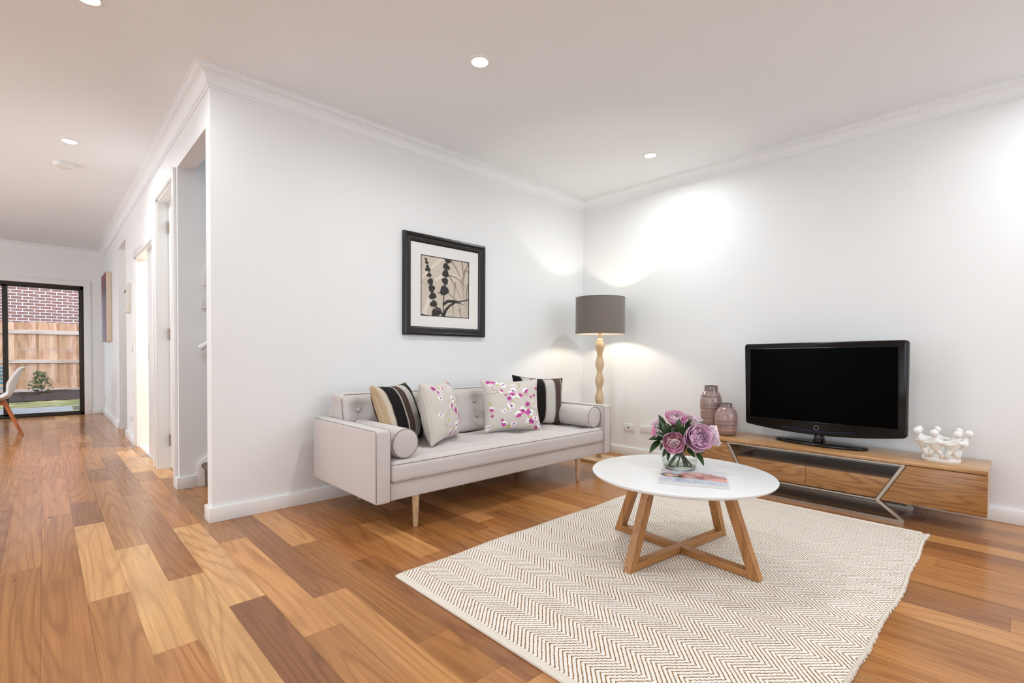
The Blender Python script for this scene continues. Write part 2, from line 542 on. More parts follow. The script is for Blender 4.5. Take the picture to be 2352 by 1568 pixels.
# rooms glimpsed through the openings
struct(boxes_obj('wall_stair', [(T1, 4.2, ST1, ST1+0.08, -0.1, 5.2), (T1, 4.2, YA+0.11, YA+0.12, HT+0.12, 5.2), (4.2, 4.28, YA+0.11, ST1+0.08, -0.1, 5.2), (T0, T1, ST0, ST1+0.08, HT+0.12, 5.2)], WALL))
struct(boxes_obj('wall_laundry', [(T1, 2.7, D11+0.04, D11+0.1, -0.1, 2.6), (T1, 2.7, D21+0.12, D21+0.18, -0.1, 2.6), (2.7, 2.76, D11+0.04, D21+0.18, -0.1, 2.6), (T1, 2.7, D11+0.04, D21+0.18, 2.55, 2.6)], WALL))
struct(boxes_obj('floor_laundry', [(T0+0.02, 2.7, D20-0.1, D21+0.12, -0.05, 0.004)], plain('white_tile', (0.85, 0.85, 0.84, 1), 0.25)))
struct(boxes_obj('wall_passage', [(T1, 2.6, P0-0.06, P0, -0.1, 2.6), (T1, 2.6, P1, P1+0.06, -0.1, 2.6), (2.6, 2.66, P0-0.06, P1+0.06, -0.1, 2.6), (T1, 2.6, P0-0.06, P1+0.06, 2.55, 2.6)], WALL))
struct(boxes_obj('floor_passage', [(T1, 2.6, P0, P1, -0.05, 0.0)], plain('passage_boards', (0.42, 0.22, 0.10, 1), 0.3)))
struct(boxes_obj('floor_stair', [(T0+0.02, 4.2, ST0, ST1, -0.05, -0.0005)], plain('stair_landing_boards', (0.42, 0.22, 0.10, 1), 0.3)))

# ---- cornice, swept along each wall with mitred ends
prof = [(0.0, HC), (0.007, HC), (0.009, HC+0.012), (0.016, HC+0.014), (0.019, HC+0.020)]
for i in range(1, 8):
    a = i/8*math.pi/2
    prof.append((0.019+0.048*(1-math.cos(a)), HC+0.020+0.056*math.sin(a)))
prof += [(0.068, HT-0.020), (0.069, HT-0.013), (0.076, HT-0.012), (0.077, HT-0.006), (CW, HT-0.005), (CW, HT), (0.0, HT)]
def cornice(name, p, q, mp, mq):
    """p, q wall line ends; mp, mq offset directions per metre of projection"""
    bm = B()
    a = [bm.verts.new((p[0]+mp[0]*d, p[1]+mp[1]*d, z)) for d, z in prof]
    b = [bm.verts.new((q[0]+mq[0]*d, q[1]+mq[1]*d, z)) for d, z in prof]
    n = len(prof)
    for i in range(n): bm.faces.new((a[i], a[(i+1) % n], b[(i+1) % n], b[i]))
    bm.faces.new(a); bm.faces.new(b[::-1])
    return struct(build(name, bm, CEIL, angle=25))
cornice('trim_1', (XO, YE), (XO, YA), (-1, -1), (-1, -1))
cornice('trim_2', (XO, YA), (XB, YA), (-1, -1), (-1, -1))
cornice('trim_3', (XB, YA), (XB, YR), (-1, -1), (-1, 1))
cornice('trim_4', (XL, YE), (XO, YE), (1, -1), (-1, -1))

# ---- baseboards
BH, BT = 0.089, 0.019
def base_run(name, lst):
    bm = B()
    for d in lst: bm_box(bm, *d, bevel=0.0025, seg=2)
    return struct(build(name, bm, TRIM, angle=40))
def base_poly(name, polys):
    bm = B()
    for p in polys: bm_prism(bm, p, 0, BH, 'Z', 0.0025)
    return struct(build(name, bm, TRIM, angle=40))
base_poly('baseboard_back', [[(XB, YA), (XO, YA), (XO, ST0), (XO-BT, ST0), (XO-BT, YA-BT), (XB-BT, YA-BT)]])
base_poly('baseboard_right', [[(XB, YR), (XB, YA), (XB-BT, YA-BT), (XB-BT, YR)]])
base_poly('baseboard_hall', [[(XO, D10-0.07), (XO-BT, D10-0.07), (XO-BT, ST1-BT), (XO+0.112, ST1-BT), (XO+0.112, ST1), (XO, ST1)],
                             [(XO, P0), (XO-BT, P0), (XO-BT, D21+0.07), (XO, D21+0.07)], [(XO, YE), (XO-BT, YE-BT), (XO-BT, P1), (XO, P1)]])
base_poly('baseboard_end', [[(SX1+0.092, YE), (SX1+0.092, YE-BT), (XO-BT, YE-BT), (XO, YE)]])
# ---- stair stringer board on the stair wall
bm = B()
bm_prism(bm, [(0.838, 0.0), (0.838, 0.178), (0.872, 0.205), (3.2, 1.87), (3.2, 1.4), (0.98, 0.0)], ST1-BT, ST1, 'Y', 0.002)
struct(build('trim_5', bm, TRIM, angle=40))

# ---- doors along the hall
def architrave(name, y0, y1, zt, wd=0.066, th=0.02, x=XO):
    bm = B()
    for d in ((x-th, x, y0-wd, y0, 0, zt+wd), (x-th, x, y1, y1+wd, 0, zt+wd), (x-th, x, y0, y1, zt, zt+wd)):
        bm_box(bm, *d, bevel=0.004)
    # jamb lining
    for d in ((x-0.004, x+0.114, y0-0.001, y0+0.016, 0, zt), (x-0.004, x+0.114, y1-0.016, y1+0.001, 0, zt), (x-0.004, x+0.114, y0, y1, zt-0.016, zt)):
        bm_box(bm, *d)
    return struct(build(name, bm, TRIM, angle=40))
architrave('trim_6', D10, D11, 2.335)
d1 = struct(box_obj('door_1', (0.80, 0.836, D10+0.017, D11-0.017, 0.008, 2.318), TRIM, bevel=0.002))
for z in (0.25, 1.18, 2.11):
    bm = B()
    bm_lathe(bm, [(0.007, z-0.05), (0.007, z+0.05)], 10, (0.797, D11-0.024))
    bm_box(bm, 0.7985, 0.8005, D11-0.062, D11-0.020, z-0.05, z+0.05)
    build('hinge', bm, STEEL, d1)
architrave('trim_7', D20, D21, 2.035)
d2 = struct(box_obj('door_2', (0.755, 0.79, D20+0.017, 6.03, 0.006, 2.018), plain('door_paint', (0.80, 0.81, 0.82, 1), 0.35, var=0.01), bevel=0.002))
bm = B(); bm_box(bm, 0.7535, 0.7555, 5.985, 6.012, 0.95, 1.10, bevel=0.0005)
build('flush_pull', bm, STEEL, d2)

# ---- sliding glass door at the end of the hall
FR = plain('dark_bronze_frame', (0.022, 0.018, 0.012, 1), 0.35)
slid = struct(boxes_obj('door_3', [(SX0, SX1, YE+0.0, YE+0.10, SZ-0.055, SZ), (SX0, SX1, YE, YE+0.10, 0.0, 0.035), (SX0, SX0+0.045, YE, YE+0.10, 0, SZ), (SX1-0.048, SX1, YE, YE+0.10, 0, SZ)], FR, bevel=0.003))
GL = clear_glass('door_glass', (0.95, 0.97, 0.97, 1), 0.045)
for (x0, x1, y) in ((-0.445, SX1-0.048, YE+0.03), (SX0+0.045, -0.385, YE+0.065)):
    pn = boxes_obj('sliding_panel', [(x0, x0+0.055, y-0.016, y+0.016, 0.035, SZ-0.055), (x1-0.012, x1, y-0.016, y+0.016, 0.035, SZ-0.055), (x0, x1, y-0.016, y+0.016, 0.035, 0.06), (x0, x1, y-0.016, y+0.016, SZ-0.075, SZ-0.055)], FR, slid)
    box_obj('glass_pane', (x0+0.05, x1-0.01, y-0.003, y+0.003, 0.05, SZ-0.06), GL, pn)
DEC = plain('frosted_decal', (0.92, 0.88, 0.86, 1), 0.6)
for a, b_ in ((39.6, 61.4), (65.4, 72.3), (76.9, 97.6), (102.7, 108.5), (113, 133.7), (138.3, 143.5), (148.6, 168)):
    def gx(px):
        r = ray(px, 806); return (CAM + r*((YE+0.026-CAM.y)/r.y))
    A, Bp = gx(a), gx(b_)
    z0, z1, tk = 1.045, 1.075, 0.008
    boxes_obj('safety_decal', [(A.x, Bp.x, YE+0.0255, YE+0.0268, z0, z0+tk), (A.x, Bp.x, YE+0.0255, YE+0.0268, z1-tk, z1), (A.x, A.x+tk, YE+0.0255, YE+0.0268, z0+tk, z1-tk), (Bp.x-tk, Bp.x, YE+0.0255, YE+0.0268, z0+tk, z1-tk)], DEC, slid)
bm = B()
for d in ((SX1, SX1+0.09, YE-0.02, YE, 0, SZ+0.09), (SX0-0.09, SX0, YE-0.02, YE, 0, SZ+0.09), (SX0, SX1, YE-0.02, YE, SZ, SZ+0.09)): bm_box(bm, *d, bevel=0.004)
struct(build('trim_8', bm, TRIM, angle=40))

# ---- carpeted stair
CARPET = plain('stair_carpet', (0.17, 0.12, 0.085, 1), 0.95, var=0.25, scale=300, bump=0.6)
stair = empty('staircase', (0.885, ST0, 0))
tag(stair, 'brown carpeted staircase rising behind the end of the sofa wall', 'staircase')
for i in range(9):
    x, z = 0.888+i*0.25, i*0.178
    bm = B()
    poly = [(x, z), (x, z+0.135), (x-0.018, z+0.142), (x-0.026, z+0.158), (x-0.02, z+0.172), (x, z+0.178), (x+0.27, z+0.178), (x+0.27, z)]
    bm_prism(bm, poly, ST0+0.002, ST1-BT-0.001, 'Y')
    build('step', bm, CARPET, stair, angle=50)

# ================================================================== CEILING FIXTURES
LENS = emission('downlight_lens', (1.0, 0.93, 0.84, 1), 14.0)
def downlight(x, y, label, power=1.0):
    e = empty('downlight', (x, y, HT))
    bm = B()
    bm_lathe(bm, [(0.046, HT-0.0005), (0.046, HT-0.005), (0.050, HT-0.007), (0.058, HT-0.006), (0.062, HT-0.003), (0.063, HT-0.0005)], 40, (x, y), False, False)
    build('trim_ring', bm, WHITE_PL, e, smooth=True)
    bm = B(); bm_lathe(bm, [(0.047, HT-0.003), (0.047, HT-0.0035)], 40, (x, y))
    build('lens', bm, LENS, e)
    area_light('lamp', (x, y, HT-0.009), 0.085, DOWNLIGHT_W*power, DOWN_COL, (0, 0, 0), 'DISK', spread=165, parent=e)
    tag(e, label, 'downlight', 'recessed ceiling downlights')
downlight(1.815, 2.175, 'round recessed ceiling downlight above the grey sofa')
downlight(3.676, 2.181, 'round recessed ceiling downlight near the floor lamp corner')
downlight(0.165, 5.26, 'round recessed ceiling downlight beside the smoke alarm in the hall')
downlight(0.165, 3.08, 'round recessed ceiling downlight at the hall mouth by the sofa wall corner')
for x, y in ((1.815, -0.35), (3.676, -0.35), (1.815, -2.4), (-1.7, 0.6), (-1.9, 4.2), (-1.9, 7.4)):  # unseen downlights, kept for the light they add
    downlight(x, y, 'unseen recessed ceiling downlight added to light the rest of the room')
# smoke alarm
e = tag(empty('smoke_alarm', (0.144, 5.903, HT)), 'round white smoke alarm on the hall ceiling', 'smoke alarm')
bm = B(); bm_lathe(bm, [(0.074, HT), (0.074, HT-0.012), (0.072, HT-0.016)], 40, (0.144, 5.903)); build('mount', bm, WHITE_PL, e, angle=40)
bm = B(); bm_lathe(bm, [(0.071, HT-0.016), (0.069, HT-0.028), (0.055, HT-0.042), (0.03, HT-0.048), (0.0005, HT-0.049)], 40, (0.144, 5.903)); build('dome', bm, WHITE_PL, e, angle=60)
bm = B(); bm_lathe(bm, [(0.016, HT-0.045), (0.016, HT-0.052), (0.012, HT-0.055)], 24, (0.15, 5.885)); build('test_button', bm, WHITE_PL, e, angle=40)
# light in the laundry and in the passage
def room_light(x, y, z, label, p, col):
    e = empty('ceiling_light', (x, y, z))
    bm = B(); bm_lathe(bm, [(0.14, z), (0.14, z-0.03), (0.11, z-0.05), (0.0005, z-0.055)], 32, (x, y)); build('diffuser', bm, emission('oyster_diffuser', (1, 0.93, 0.82, 1), 4.0), e, smooth=True)
    l = bpy.data.lights.new('lamp', 'POINT'); l.energy = p; l.color = col; l.shadow_soft_size = 0.1
    o = bpy.data.objects.new('lamp', l); COL.objects.link(o); o.location = (x, y, z-0.16); o.parent = e; o.matrix_parent_inverse = e.matrix_world.inverted()
    tag(e, label, 'ceiling light')
room_light(1.7, 5.9, 2.55, 'round ceiling light inside the bright laundry', 60, (1.0, 0.90, 0.72))
room_light(1.7, 7.9, 2.55, 'round ceiling light inside the side passage', 6, (1.0, 0.92, 0.82))

# ================================================================== WALL PLATES
def slab(name, dims, mat, parent, bevel=0.0015): return box_obj(name, dims, mat, parent, bevel)
e = tag(empty('aerial_socket', (XB, 2.755, 0.285)), 'white aerial wall plate with one black hole beside the sofa arm', 'wall plate')
slab('plate', (XB-0.009, XB, 2.697, 2.813, 0.250, 0.323), WHITE_PL, e, 0.003)
bm = B(); bm_lathe(bm, [(0.0085, -0.002), (0.0085, 0.002)], 16); bmesh.ops.transform(bm, matrix=Matrix.Translation((XB-0.0095, 2.757, 0.288)) @ Matrix.Rotation(math.pi/2, 4, 'Y'), verts=bm.verts)
build('jack', bm, BLACK, e)
def gpo(x, y, z, face, label, name='power_outlet'):
    """double outlet on a wall facing -X at x"""
    e = tag(empty(name, (x, y, z)), label, 'power outlet')
    slab('plate', (x-0.009, x, y-0.058, y+0.058, z-0.0365, z+0.0365), WHITE_PL, e, 0.003)
    for s in (-1, 1):
        slab('rocker', (x-0.013, x-0.008, y+s*0.030-0.009, y+s*0.030+0.009, z+0.010, z+0.022), plain('rocker_white', (0.9, 0.89, 0.87, 1), 0.3), e, 0.003)
        bm = B()
        for dy, dz, a in ((-0.007, -0.006, 0.5), (0.007, -0.006, -0.5), (0, -0.019, 0)):
            M = Matrix.Translation((x-0.0092, y+s*0.030+dy, z+dz)) @ Matrix.Rotation(a, 4, 'X')
            bm_box(bm, -0.0006, 0.0006, -0.0007, 0.0007, -0.0032, 0.0032, M=M)
        build('socket_slots', bm, DARKSLOT, e)
gpo(XB, 2.568, 0.292, 0, 'white double power outlet low on the television wall behind the flowers')
gpo(XO, 10.43, 0.26, 0, 'white double power outlet on the hall wall below the abstract canvas')
gpo(XO, 7.03, 0.27, 0, 'white double power outlet low on the hall wall below the intercom')
e = tag(empty('light_switch', (XO, 6.93, 1.08)), 'small white light switch beside the laundry doorway', 'light switch')
slab('plate', (XO-0.009, XO, 6.895, 6.965, 1.022, 1.138), WHITE_PL, e, 0.003)
slab('rocker', (XO-0.014, XO-0.008, 6.92, 6.94, 1.075, 1.105), plain('rocker_white', (0.9, 0.89, 0.87, 1), 0.3), e, 0.002)
# intercom
e = tag(empty('intercom', (XO, 7.13, 1.65)), 'tall white intercom handset panel with small screen on the hall wall', 'intercom')
slab('body', (XO-0.042, XO, 7.03, 7.24, 1.475, 1.805), plain('intercom_white', (0.78, 0.74, 0.66, 1), 0.4), e, 0.006)
slab('screen', (XO-0.044, XO-0.041, 7.05, 7.22, 1.70, 1.735), plain('lcd_grey', (0.16, 0.14, 0.10, 1), 0.3), e, 0.0005)
for r in range(6):
    for c in range(3):
        slab('button', (XO-0.0445, XO-0.041, 7.055+c*0.058, 7.10+c*0.058, 1.515+r*0.028, 1.533+r*0.028), plain('button_grey', (0.62, 0.60, 0.62, 1), 0.4), e, 0.001)
slab('lower_lip', (XO-0.048, XO-0.040, 7.03, 7.24, 1.485, 1.50), plain('intercom_white', (0.78, 0.74, 0.66, 1), 0.4), e, 0.002)
# stair wall plates and handrail
e = tag(empty('alarm_keypad', (0.96, ST1, 1.6)), 'white alarm keypad with a dark round eye on the stair wall', 'keypad')
slab('body', (0.888, 1.03, ST1-0.03, ST1, 1.535, 1.655), WHITE_PL, e, 0.004)
bm = B(); bm_lathe(bm, [(0.018, -0.002), (0.018, 0.002), (0.012, 0.004)], 24); bmesh.ops.transform(bm, matrix=Matrix.Translation((0.918, ST1-0.031, 1.608)) @ Matrix.Rotation(math.pi/2, 4, 'X'), verts=bm.verts); build('eye', bm, BLACK, e, angle=40)
slab('slot', (0.900, 1.01, ST1-0.0312, ST1-0.0298, 1.640, 1.643), DARKSLOT, e, 0.0)
e = tag(empty('thermostat', (0.93, ST1, 1.395)), 'plain white thermostat plate on the stair wall below the keypad', 'thermostat')
slab('body', (0.872, 0.99, ST1-0.024, ST1, 1.358, 1.432), plain('thermostat_white', (0.74, 0.72, 0.70, 1), 0.45), e, 0.003)
slab('lower_lip', (0.872, 0.99, ST1-0.026, ST1-0.022, 1.358, 1.364), WHITE_PL, e, 0.001)
e = tag(empty('handrail', (0.85, ST1-0.06, 1.05)), 'white round handrail climbing along the stair wall', 'handrail')
bm = B(); bm_tube(bm, [(0.848, ST1-0.065, 1.052), (3.0, ST1-0.065, 1.052+2.152*0.71)], 0.022, 20); build('rail', bm, TRIM, e, angle=50)
for x in (1.05, 2.6):
    bm = B(); bm_tube(bm, [(x, ST1, 1.052+(x-0.848)*0.71-0.08), (x, ST1-0.05, 1.052+(x-0.848)*0.71-0.07), (x, ST1-0.065, 1.052+(x-0.848)*0.71-0.015)], 0.007, 10); build('bracket', bm, STEEL, e, smooth=True)

# ================================================================== HALL CANVAS
def paint_mesh(name, nx, nz, fn, place):
    """grid with colours from fn(u, v) arrays and points from place(u, v); u, v in 0..1"""
    u, v = np.meshgrid(np.linspace(0, 1, nx+1), np.linspace(0, 1, nz+1))
    pts = place(u, v)
    idx = np.arange((nx+1)*(nz+1)).reshape(nz+1, nx+1)
    faces = np.stack([idx[:-1, :-1], idx[:-1, 1:], idx[1:, 1:], idx[1:, :-1]], -1).reshape(-1, 4)
    me = bpy.data.meshes.new(name)
    me.from_pydata(pts.reshape(-1, 3).tolist(), [], faces.tolist())
    col = fn(u, v).reshape(-1, 3)
    at = me.color_attributes.new('paint', 'FLOAT_COLOR', 'POINT')
    at.data.foreach_set('color', np.concatenate([col, np.ones((len(col), 1))], 1).astype(np.float32).ravel())
    return me
def L3(r, g, b): return np.array(lin(r, g, b)[:3])
def blend(c, mask, col):
    m = np.clip(mask, 0, 1)[..., None]
    return c*(1-m) + np.asarray(col)*m
def seg_dist(u, v, a, b):
    ax, ay = a; bx, by = b
    dx, dy = bx-ax, by-ay
    t = np.clip(((u-ax)*dx+(v-ay)*dy)/(dx*dx+dy*dy+1e-12), 0, 1)
    return np.hypot(u-ax-t*dx, v-ay-t*dy), t
def fbm(u, v, seed, sc=4):
    rng = np.random.RandomState(seed)
    out = np.zeros_like(u)
    for k in range(5):
        for _ in range(3):
            a, b, ph = rng.uniform(-1, 1), rng.uniform(-1, 1), rng.uniform(0, 6.28)
            out += np.sin((u*a+v*b)*sc*2**k*3+ph)/(2**k)/3
    return out
e = tag(empty('canvas_painting', (XO, 9.55, 1.69)), 'stretched canvas painting in purple and grey streaks on the hall wall', 'painting')
CY0, CY1, CZ0, CZ1, CT = 9.17, 9.93, 1.18, 2.185, 0.064
box_obj('stretcher', (XO-CT, XO-0.002, CY0, CY1, CZ0, CZ1), plain('raw_canvas_edge', lin(222, 205, 184), 0.8), e, 0.003)
def canvas_fn(u, v):
    n = fbm(u*0.8, v*0.25, 5, 2)
    c = np.ones(u.shape+(3,))*L3(120, 60, 80)
    c = blend(c, (n+0.3)*1.5, L3(60, 45, 60))
    c = blend(c, np.clip((0.72-v)*2, 0, 1)*np.clip(np.abs(n)*2, 0, 1), L3(140, 150, 160))
    c = blend(c, np.clip((0.5-v)*3, 0, 1)*np.clip((0.3-u)*4, 0, 1), L3(120, 60, 130))
    c = blend(c, np.clip((v-0.8)*6, 0, 1), L3(130, 50, 62))
    return c
me = paint_mesh('painted_face', 40, 60, canvas_fn, lambda u, v: np.stack([np.full_like(u, XO-CT-0.0008), CY0+0.001+(CY1-CY0-0.002)*u, CZ0+0.001+(CZ1-CZ0-0.002)*v], -1))
link('painted_face', me, painted('canvas_paint', 0.5), e)

# ================================================================== FRAMED PRINT ABOVE THE SOFA
e = tag(empty('framed_print', (2.44, YA, 1.577)), 'black framed botanical print with wide white mat above the sofa', 'picture')
FX0, FX1, FZ0, FZ1 = 2.026, 2.855, 1.172, 1.982
MX0, MX1, MZ0, MZ1 = 2.096, 2.785, 1.236, 1.917
PX_0, PX_1, PZ0, PZ1 = 2.190, 2.684, 1.330, 1.820
BLK = plain('ebonised_frame', (0.008, 0.006, 0.005, 1), 0.30, var=0.1)
fprof = [(0.0, 0.0), (0.0, 0.024), (0.004, 0.030), (0.018, 0.032), (0.026, 0.028), (0.032, 0.020), (0.048, 0.019), (0.060, 0.016), (0.066, 0.012), (0.0705, 0.010), (0.0705, 0.0)]
def frame_side(name, a, b, inw):
    """a, b outer corners (x, z) going round; inw: inward normal"""
    bm = B()
    A, Bq = [], []
    d = Vector((b[0]-a[0], b[1]-a[1])).normalized()
    for w_, h_ in fprof:
        A.append(bm.verts.new((a[0]+inw[0]*w_+d.x*w_, YA-0.004-h_, a[1]+inw[1]*w_+d.y*w_)))
        Bq.append(bm.verts.new((b[0]+inw[0]*w_-d.x*w_, YA-0.004-h_, b[1]+inw[1]*w_-d.y*w_)))
    n = len(fprof)
    for i in range(n): bm.faces.new((A[i], A[(i+1) % n], Bq[(i+1) % n], Bq[i]))
    bm.faces.new(A); bm.faces.new(Bq[::-1])
    return build(name, bm, BLK, e, angle=30)
frame_side('frame_rail', (FX0, FZ1), (FX1, FZ1), (0, -1))
frame_side('frame_rail', (FX1, FZ1), (FX1, FZ0), (-1, 0))
frame_side('frame_rail', (FX1, FZ0), (FX0, FZ0), (0, 1))
frame_side('frame_rail', (FX0, FZ0), (FX0, FZ1), (1, 0))
yb = YA-0.0115
bm = B()
for d in ((MX0-0.004, MX1+0.004, yb, yb+0.003, PZ1, MZ1+0.004), (MX0-0.004, MX1+0.004, yb, yb+0.003, MZ0-0.004, PZ0), (MX0-0.004, PX_0, yb, yb+0.003, PZ0, PZ1), (PX_1, MX1+0.004, yb, yb+0.003, PZ0, PZ1)): bm_box(bm, *d)
build('mat_board', bm, plain('mat_white', (0.84, 0.82, 0.80, 1), 0.8, var=0.01), e)
boxes_obj('inner_liner', [(PX_0, PX_1, yb-0.0008, yb+0.002, PZ1-0.006, PZ1), (PX_0, PX_1, yb-0.0008, yb+0.002, PZ0, PZ0+0.006), (PX_0, PX_0+0.006, yb-0.0008, yb+0.002, PZ0, PZ1), (PX_1-0.006, PX_1, yb-0.0008, yb+0.002, PZ0, PZ1)], BLK, e)
def botanical(u, v):
    tan, cream, brown, ink = L3(206, 194, 178), L3(232, 224, 210), L3(150, 130, 118), L3(48, 44, 44)
    n = fbm(u, v, 3, 5)
    c = np.ones(u.shape+(3,))*tan
    c = blend(c, (n-0.1)*0.5, L3(216, 206, 192))
    def blade(pts, w0, w1, col, a=1.0):
        nonlocal c
        m = np.zeros_like(u)
        k = len(pts)-1
        for i in range(k):
            d, t = seg_dist(u, v, pts[i], pts[i+1])
            ww = w0+(w1-w0)*((i+t)/k)
            m = np.maximum(m, np.clip((ww-d)/0.006, 0, 1))
        c = blend(c, m*a, col)
    blade([(0.42, 0.98), (0.2, 0.80), (0.02, 0.62)], 0.03, 0.015, cream, 0.7)
    blade([(0.06, 0.02), (0.16, 0.28), (0.22, 0.45)], 0.05, 0.01, cream, 0.7)
    blade([(0.30, 0.62), (0.5, 0.74), (0.8, 0.70)], 0.03, 0.03, cream, 0.7)
    blade([(0.02, 0.55), (0.2, 0.48)], 0.02, 0.01, L3(190, 176, 160))
    for pts in ([(0.62, 0.97), (0.75, 0.82), (0.84, 0.62), (0.97, 0.30)], [(0.58, 0.72), (0.72, 0.70), (0.88, 0.60), (0.99, 0.45)],
                [(0.58, 0.70), (0.72, 0.52), (0.86, 0.30)], [(0.84, 0.98), (0.88, 0.75), (0.80, 0.52)], [(0.98, 0.98), (0.9, 0.78), (0.86, 0.5), (0.95, 0.02)],
                [(0.99, 0.82), (0.9, 0.86), (0.85, 0.6)], [(0.35, 0.40), (0.55, 0.42), (0.72, 0.30), (0.9, 0.05)], [(0.97, 0.6), (0.94, 0.3), (0.99, 0.05)],
                [(0.79, 0.15), (0.82, 0.05), (0.86, 0.0)], [(0.65, 0.25), (0.66, 0.0)], [(0.7, 0.6), (0.66, 0.2)]):
        blade(pts, 0.020, 0.006, brown, 0.9)
    def stem(pts, w):
        blade(pts, w, w, ink)
    stem([(0.11, 0.95), (0.17, 0.70), (0.22, 0.45), (0.28, 0.0)], 0.011)
    stem([(0.53, 1.0), (0.50, 0.70), (0.46, 0.35), (0.44, 0.0)], 0.014)
    blade([(0.45, 0.0), (0.50, 0.12), (0.58, 0.20), (0.70, 0.265), (0.99, 0.335)], 0.034, 0.012, ink)
    blade([(0.46, 0.22), (0.54, 0.275), (0.66, 0.28), (0.76, 0.275)], 0.03, 0.026, ink)
    blade([(0.76, 0.27), (0.88, 0.235)], 0.014, 0.008, ink)
    blade([(0.30, 0.15), (0.38, 0.13), (0.44, 0.0)], 0.02, 0.02, ink)
    blade([(0.0, 0.02), (0.2, -0.02)], 0.02, 0.02, ink)
    rng = np.random.RandomState(2)
    def pod(x, y, r, sy=1.0):
        nonlocal c
        du, dv = u-x, (v-y)/sy
        th = np.arctan2(dv, du)
        rr = r*(1.05+0.10*np.sin(2*th+rng.uniform(0, 6))+0.10*np.sin(3*th+rng.uniform(0, 6))+0.05*np.sin(13*th+rng.uniform(0, 6)))
        c = blend(c, np.clip((rr-np.hypot(du, dv))/0.006, 0, 1), ink)
    for x, y, r in ((0.10, 0.93, 0.026), (0.115, 0.88, 0.034), (0.13, 0.82, 0.03), (0.14, 0.77, 0.05), (0.165, 0.68, 0.045), (0.19, 0.57, 0.062), (0.215, 0.46, 0.068), (0.235, 0.34, 0.07), (0.255, 0.21, 0.068), (0.30, 0.06, 0.085)):
        pod(x, y, r, 0.85)
    for x, y, r in ((0.54, 0.97, 0.065), (0.51, 0.86, 0.07), (0.495, 0.74, 0.075), (0.485, 0.61, 0.07), (0.47, 0.45, 0.095)):
        pod(x, y, r, 0.8)
    return c
me = paint_mesh('botanical_print', 150, 150, botanical, lambda u, v: np.stack([PX_0+(PX_1-PX_0)*u, np.full_like(u, yb+0.0015), PZ0+(PZ1-PZ0)*v], -1))
link('botanical_print', me, painted('print_paper', 0.7), e)

# ================================================================== SOFA
def fabric(name, col, col2, scale=900, rough=0.9):
    if name in MATS: return MATS[name]
    t = NT(name)
    p = t.pos(obj=True)
    a = t.noise(t.pos((1, 1, 8), obj=True), scale/4, 2)
    b_ = t.noise(t.pos((8, 8, 1), obj=True), scale/8, 2)
    c_ = t.noise(p, 3, 2)
    f = t.math('ADD', t.math('MULTIPLY', a, 0.5), t.math('MULTIPLY', b_, 0.5))
    c = t.mix(t.math('MULTIPLY', t.math('SUBTRACT', f, 0.25), 1.6), col, col2)
    t.set(c, rough, spec=0.15)
    t.b.inputs['Sheen Weight'].default_value = 0.25
    t.b.inputs['Sheen Roughness'].default_value = 0.5
    t.bump(f, 0.25, 0.0015)
    MATS[name] = t.m
    return t.m
LINEN = fabric('sofa_linen', (0.59, 0.535, 0.51, 1), (0.73, 0.675, 0.65, 1))
PIPE = fabric('sofa_piping', (0.22, 0.185, 0.165, 1), (0.32, 0.28, 0.255, 1))
LEGW = wood('beech_leg', (0.50, 0.33, 0.19, 1), (0.66, 0.47, 0.29, 1), 'Z', 20, 30, 0.45)
SX_0, SX_1, SY0, SY1, SZB, SZA, AT = 1.297, 3.487, 2.417, 3.27, 0.19, 0.597, 0.095
sofa = tag(empty('sofa', ((SX_0+SX_1)/2, (SY0+SY1)/2, 0)), 'pale grey linen three-seat sofa with button-tufted back and tapered legs', 'sofa')
for x0 in (SX_0, SX_1-AT):
    bm = B(); bm_box(bm, x0, x0+AT, SY0, SY1, SZB, SZA, bevel=0.016, seg=4)
    arm = build('arm', bm, LINEN, sofa, angle=50)
    bm = B()
    for xx in (x0+0.004, x0+AT-0.004):
        bm_tube(bm, [(xx, SY1-0.02, SZA-0.003), (xx, SY0+0.016, SZA-0.003), (xx, SY0+0.005, SZA-0.014), (xx, SY0+0.003, SZB+0.016)], 0.0018, 6)
    build('piping', bm, PIPE, arm, smooth=True)
bm = B(); bm_box(bm, SX_0+AT-0.004, SX_1-AT+0.004, SY0+0.026, SY1-0.02, SZB, 0.30, bevel=0.01, seg=3)
build('base_rail', bm, LINEN, sofa, angle=50)
bm = B(); bm_box(bm, SX_0+AT-0.004, SX_1-AT+0.004, 3.17, SY1, SZB+0.02, 0.66, bevel=0.03, seg=3)
build('back_frame', bm, LINEN, sofa, angle=50)
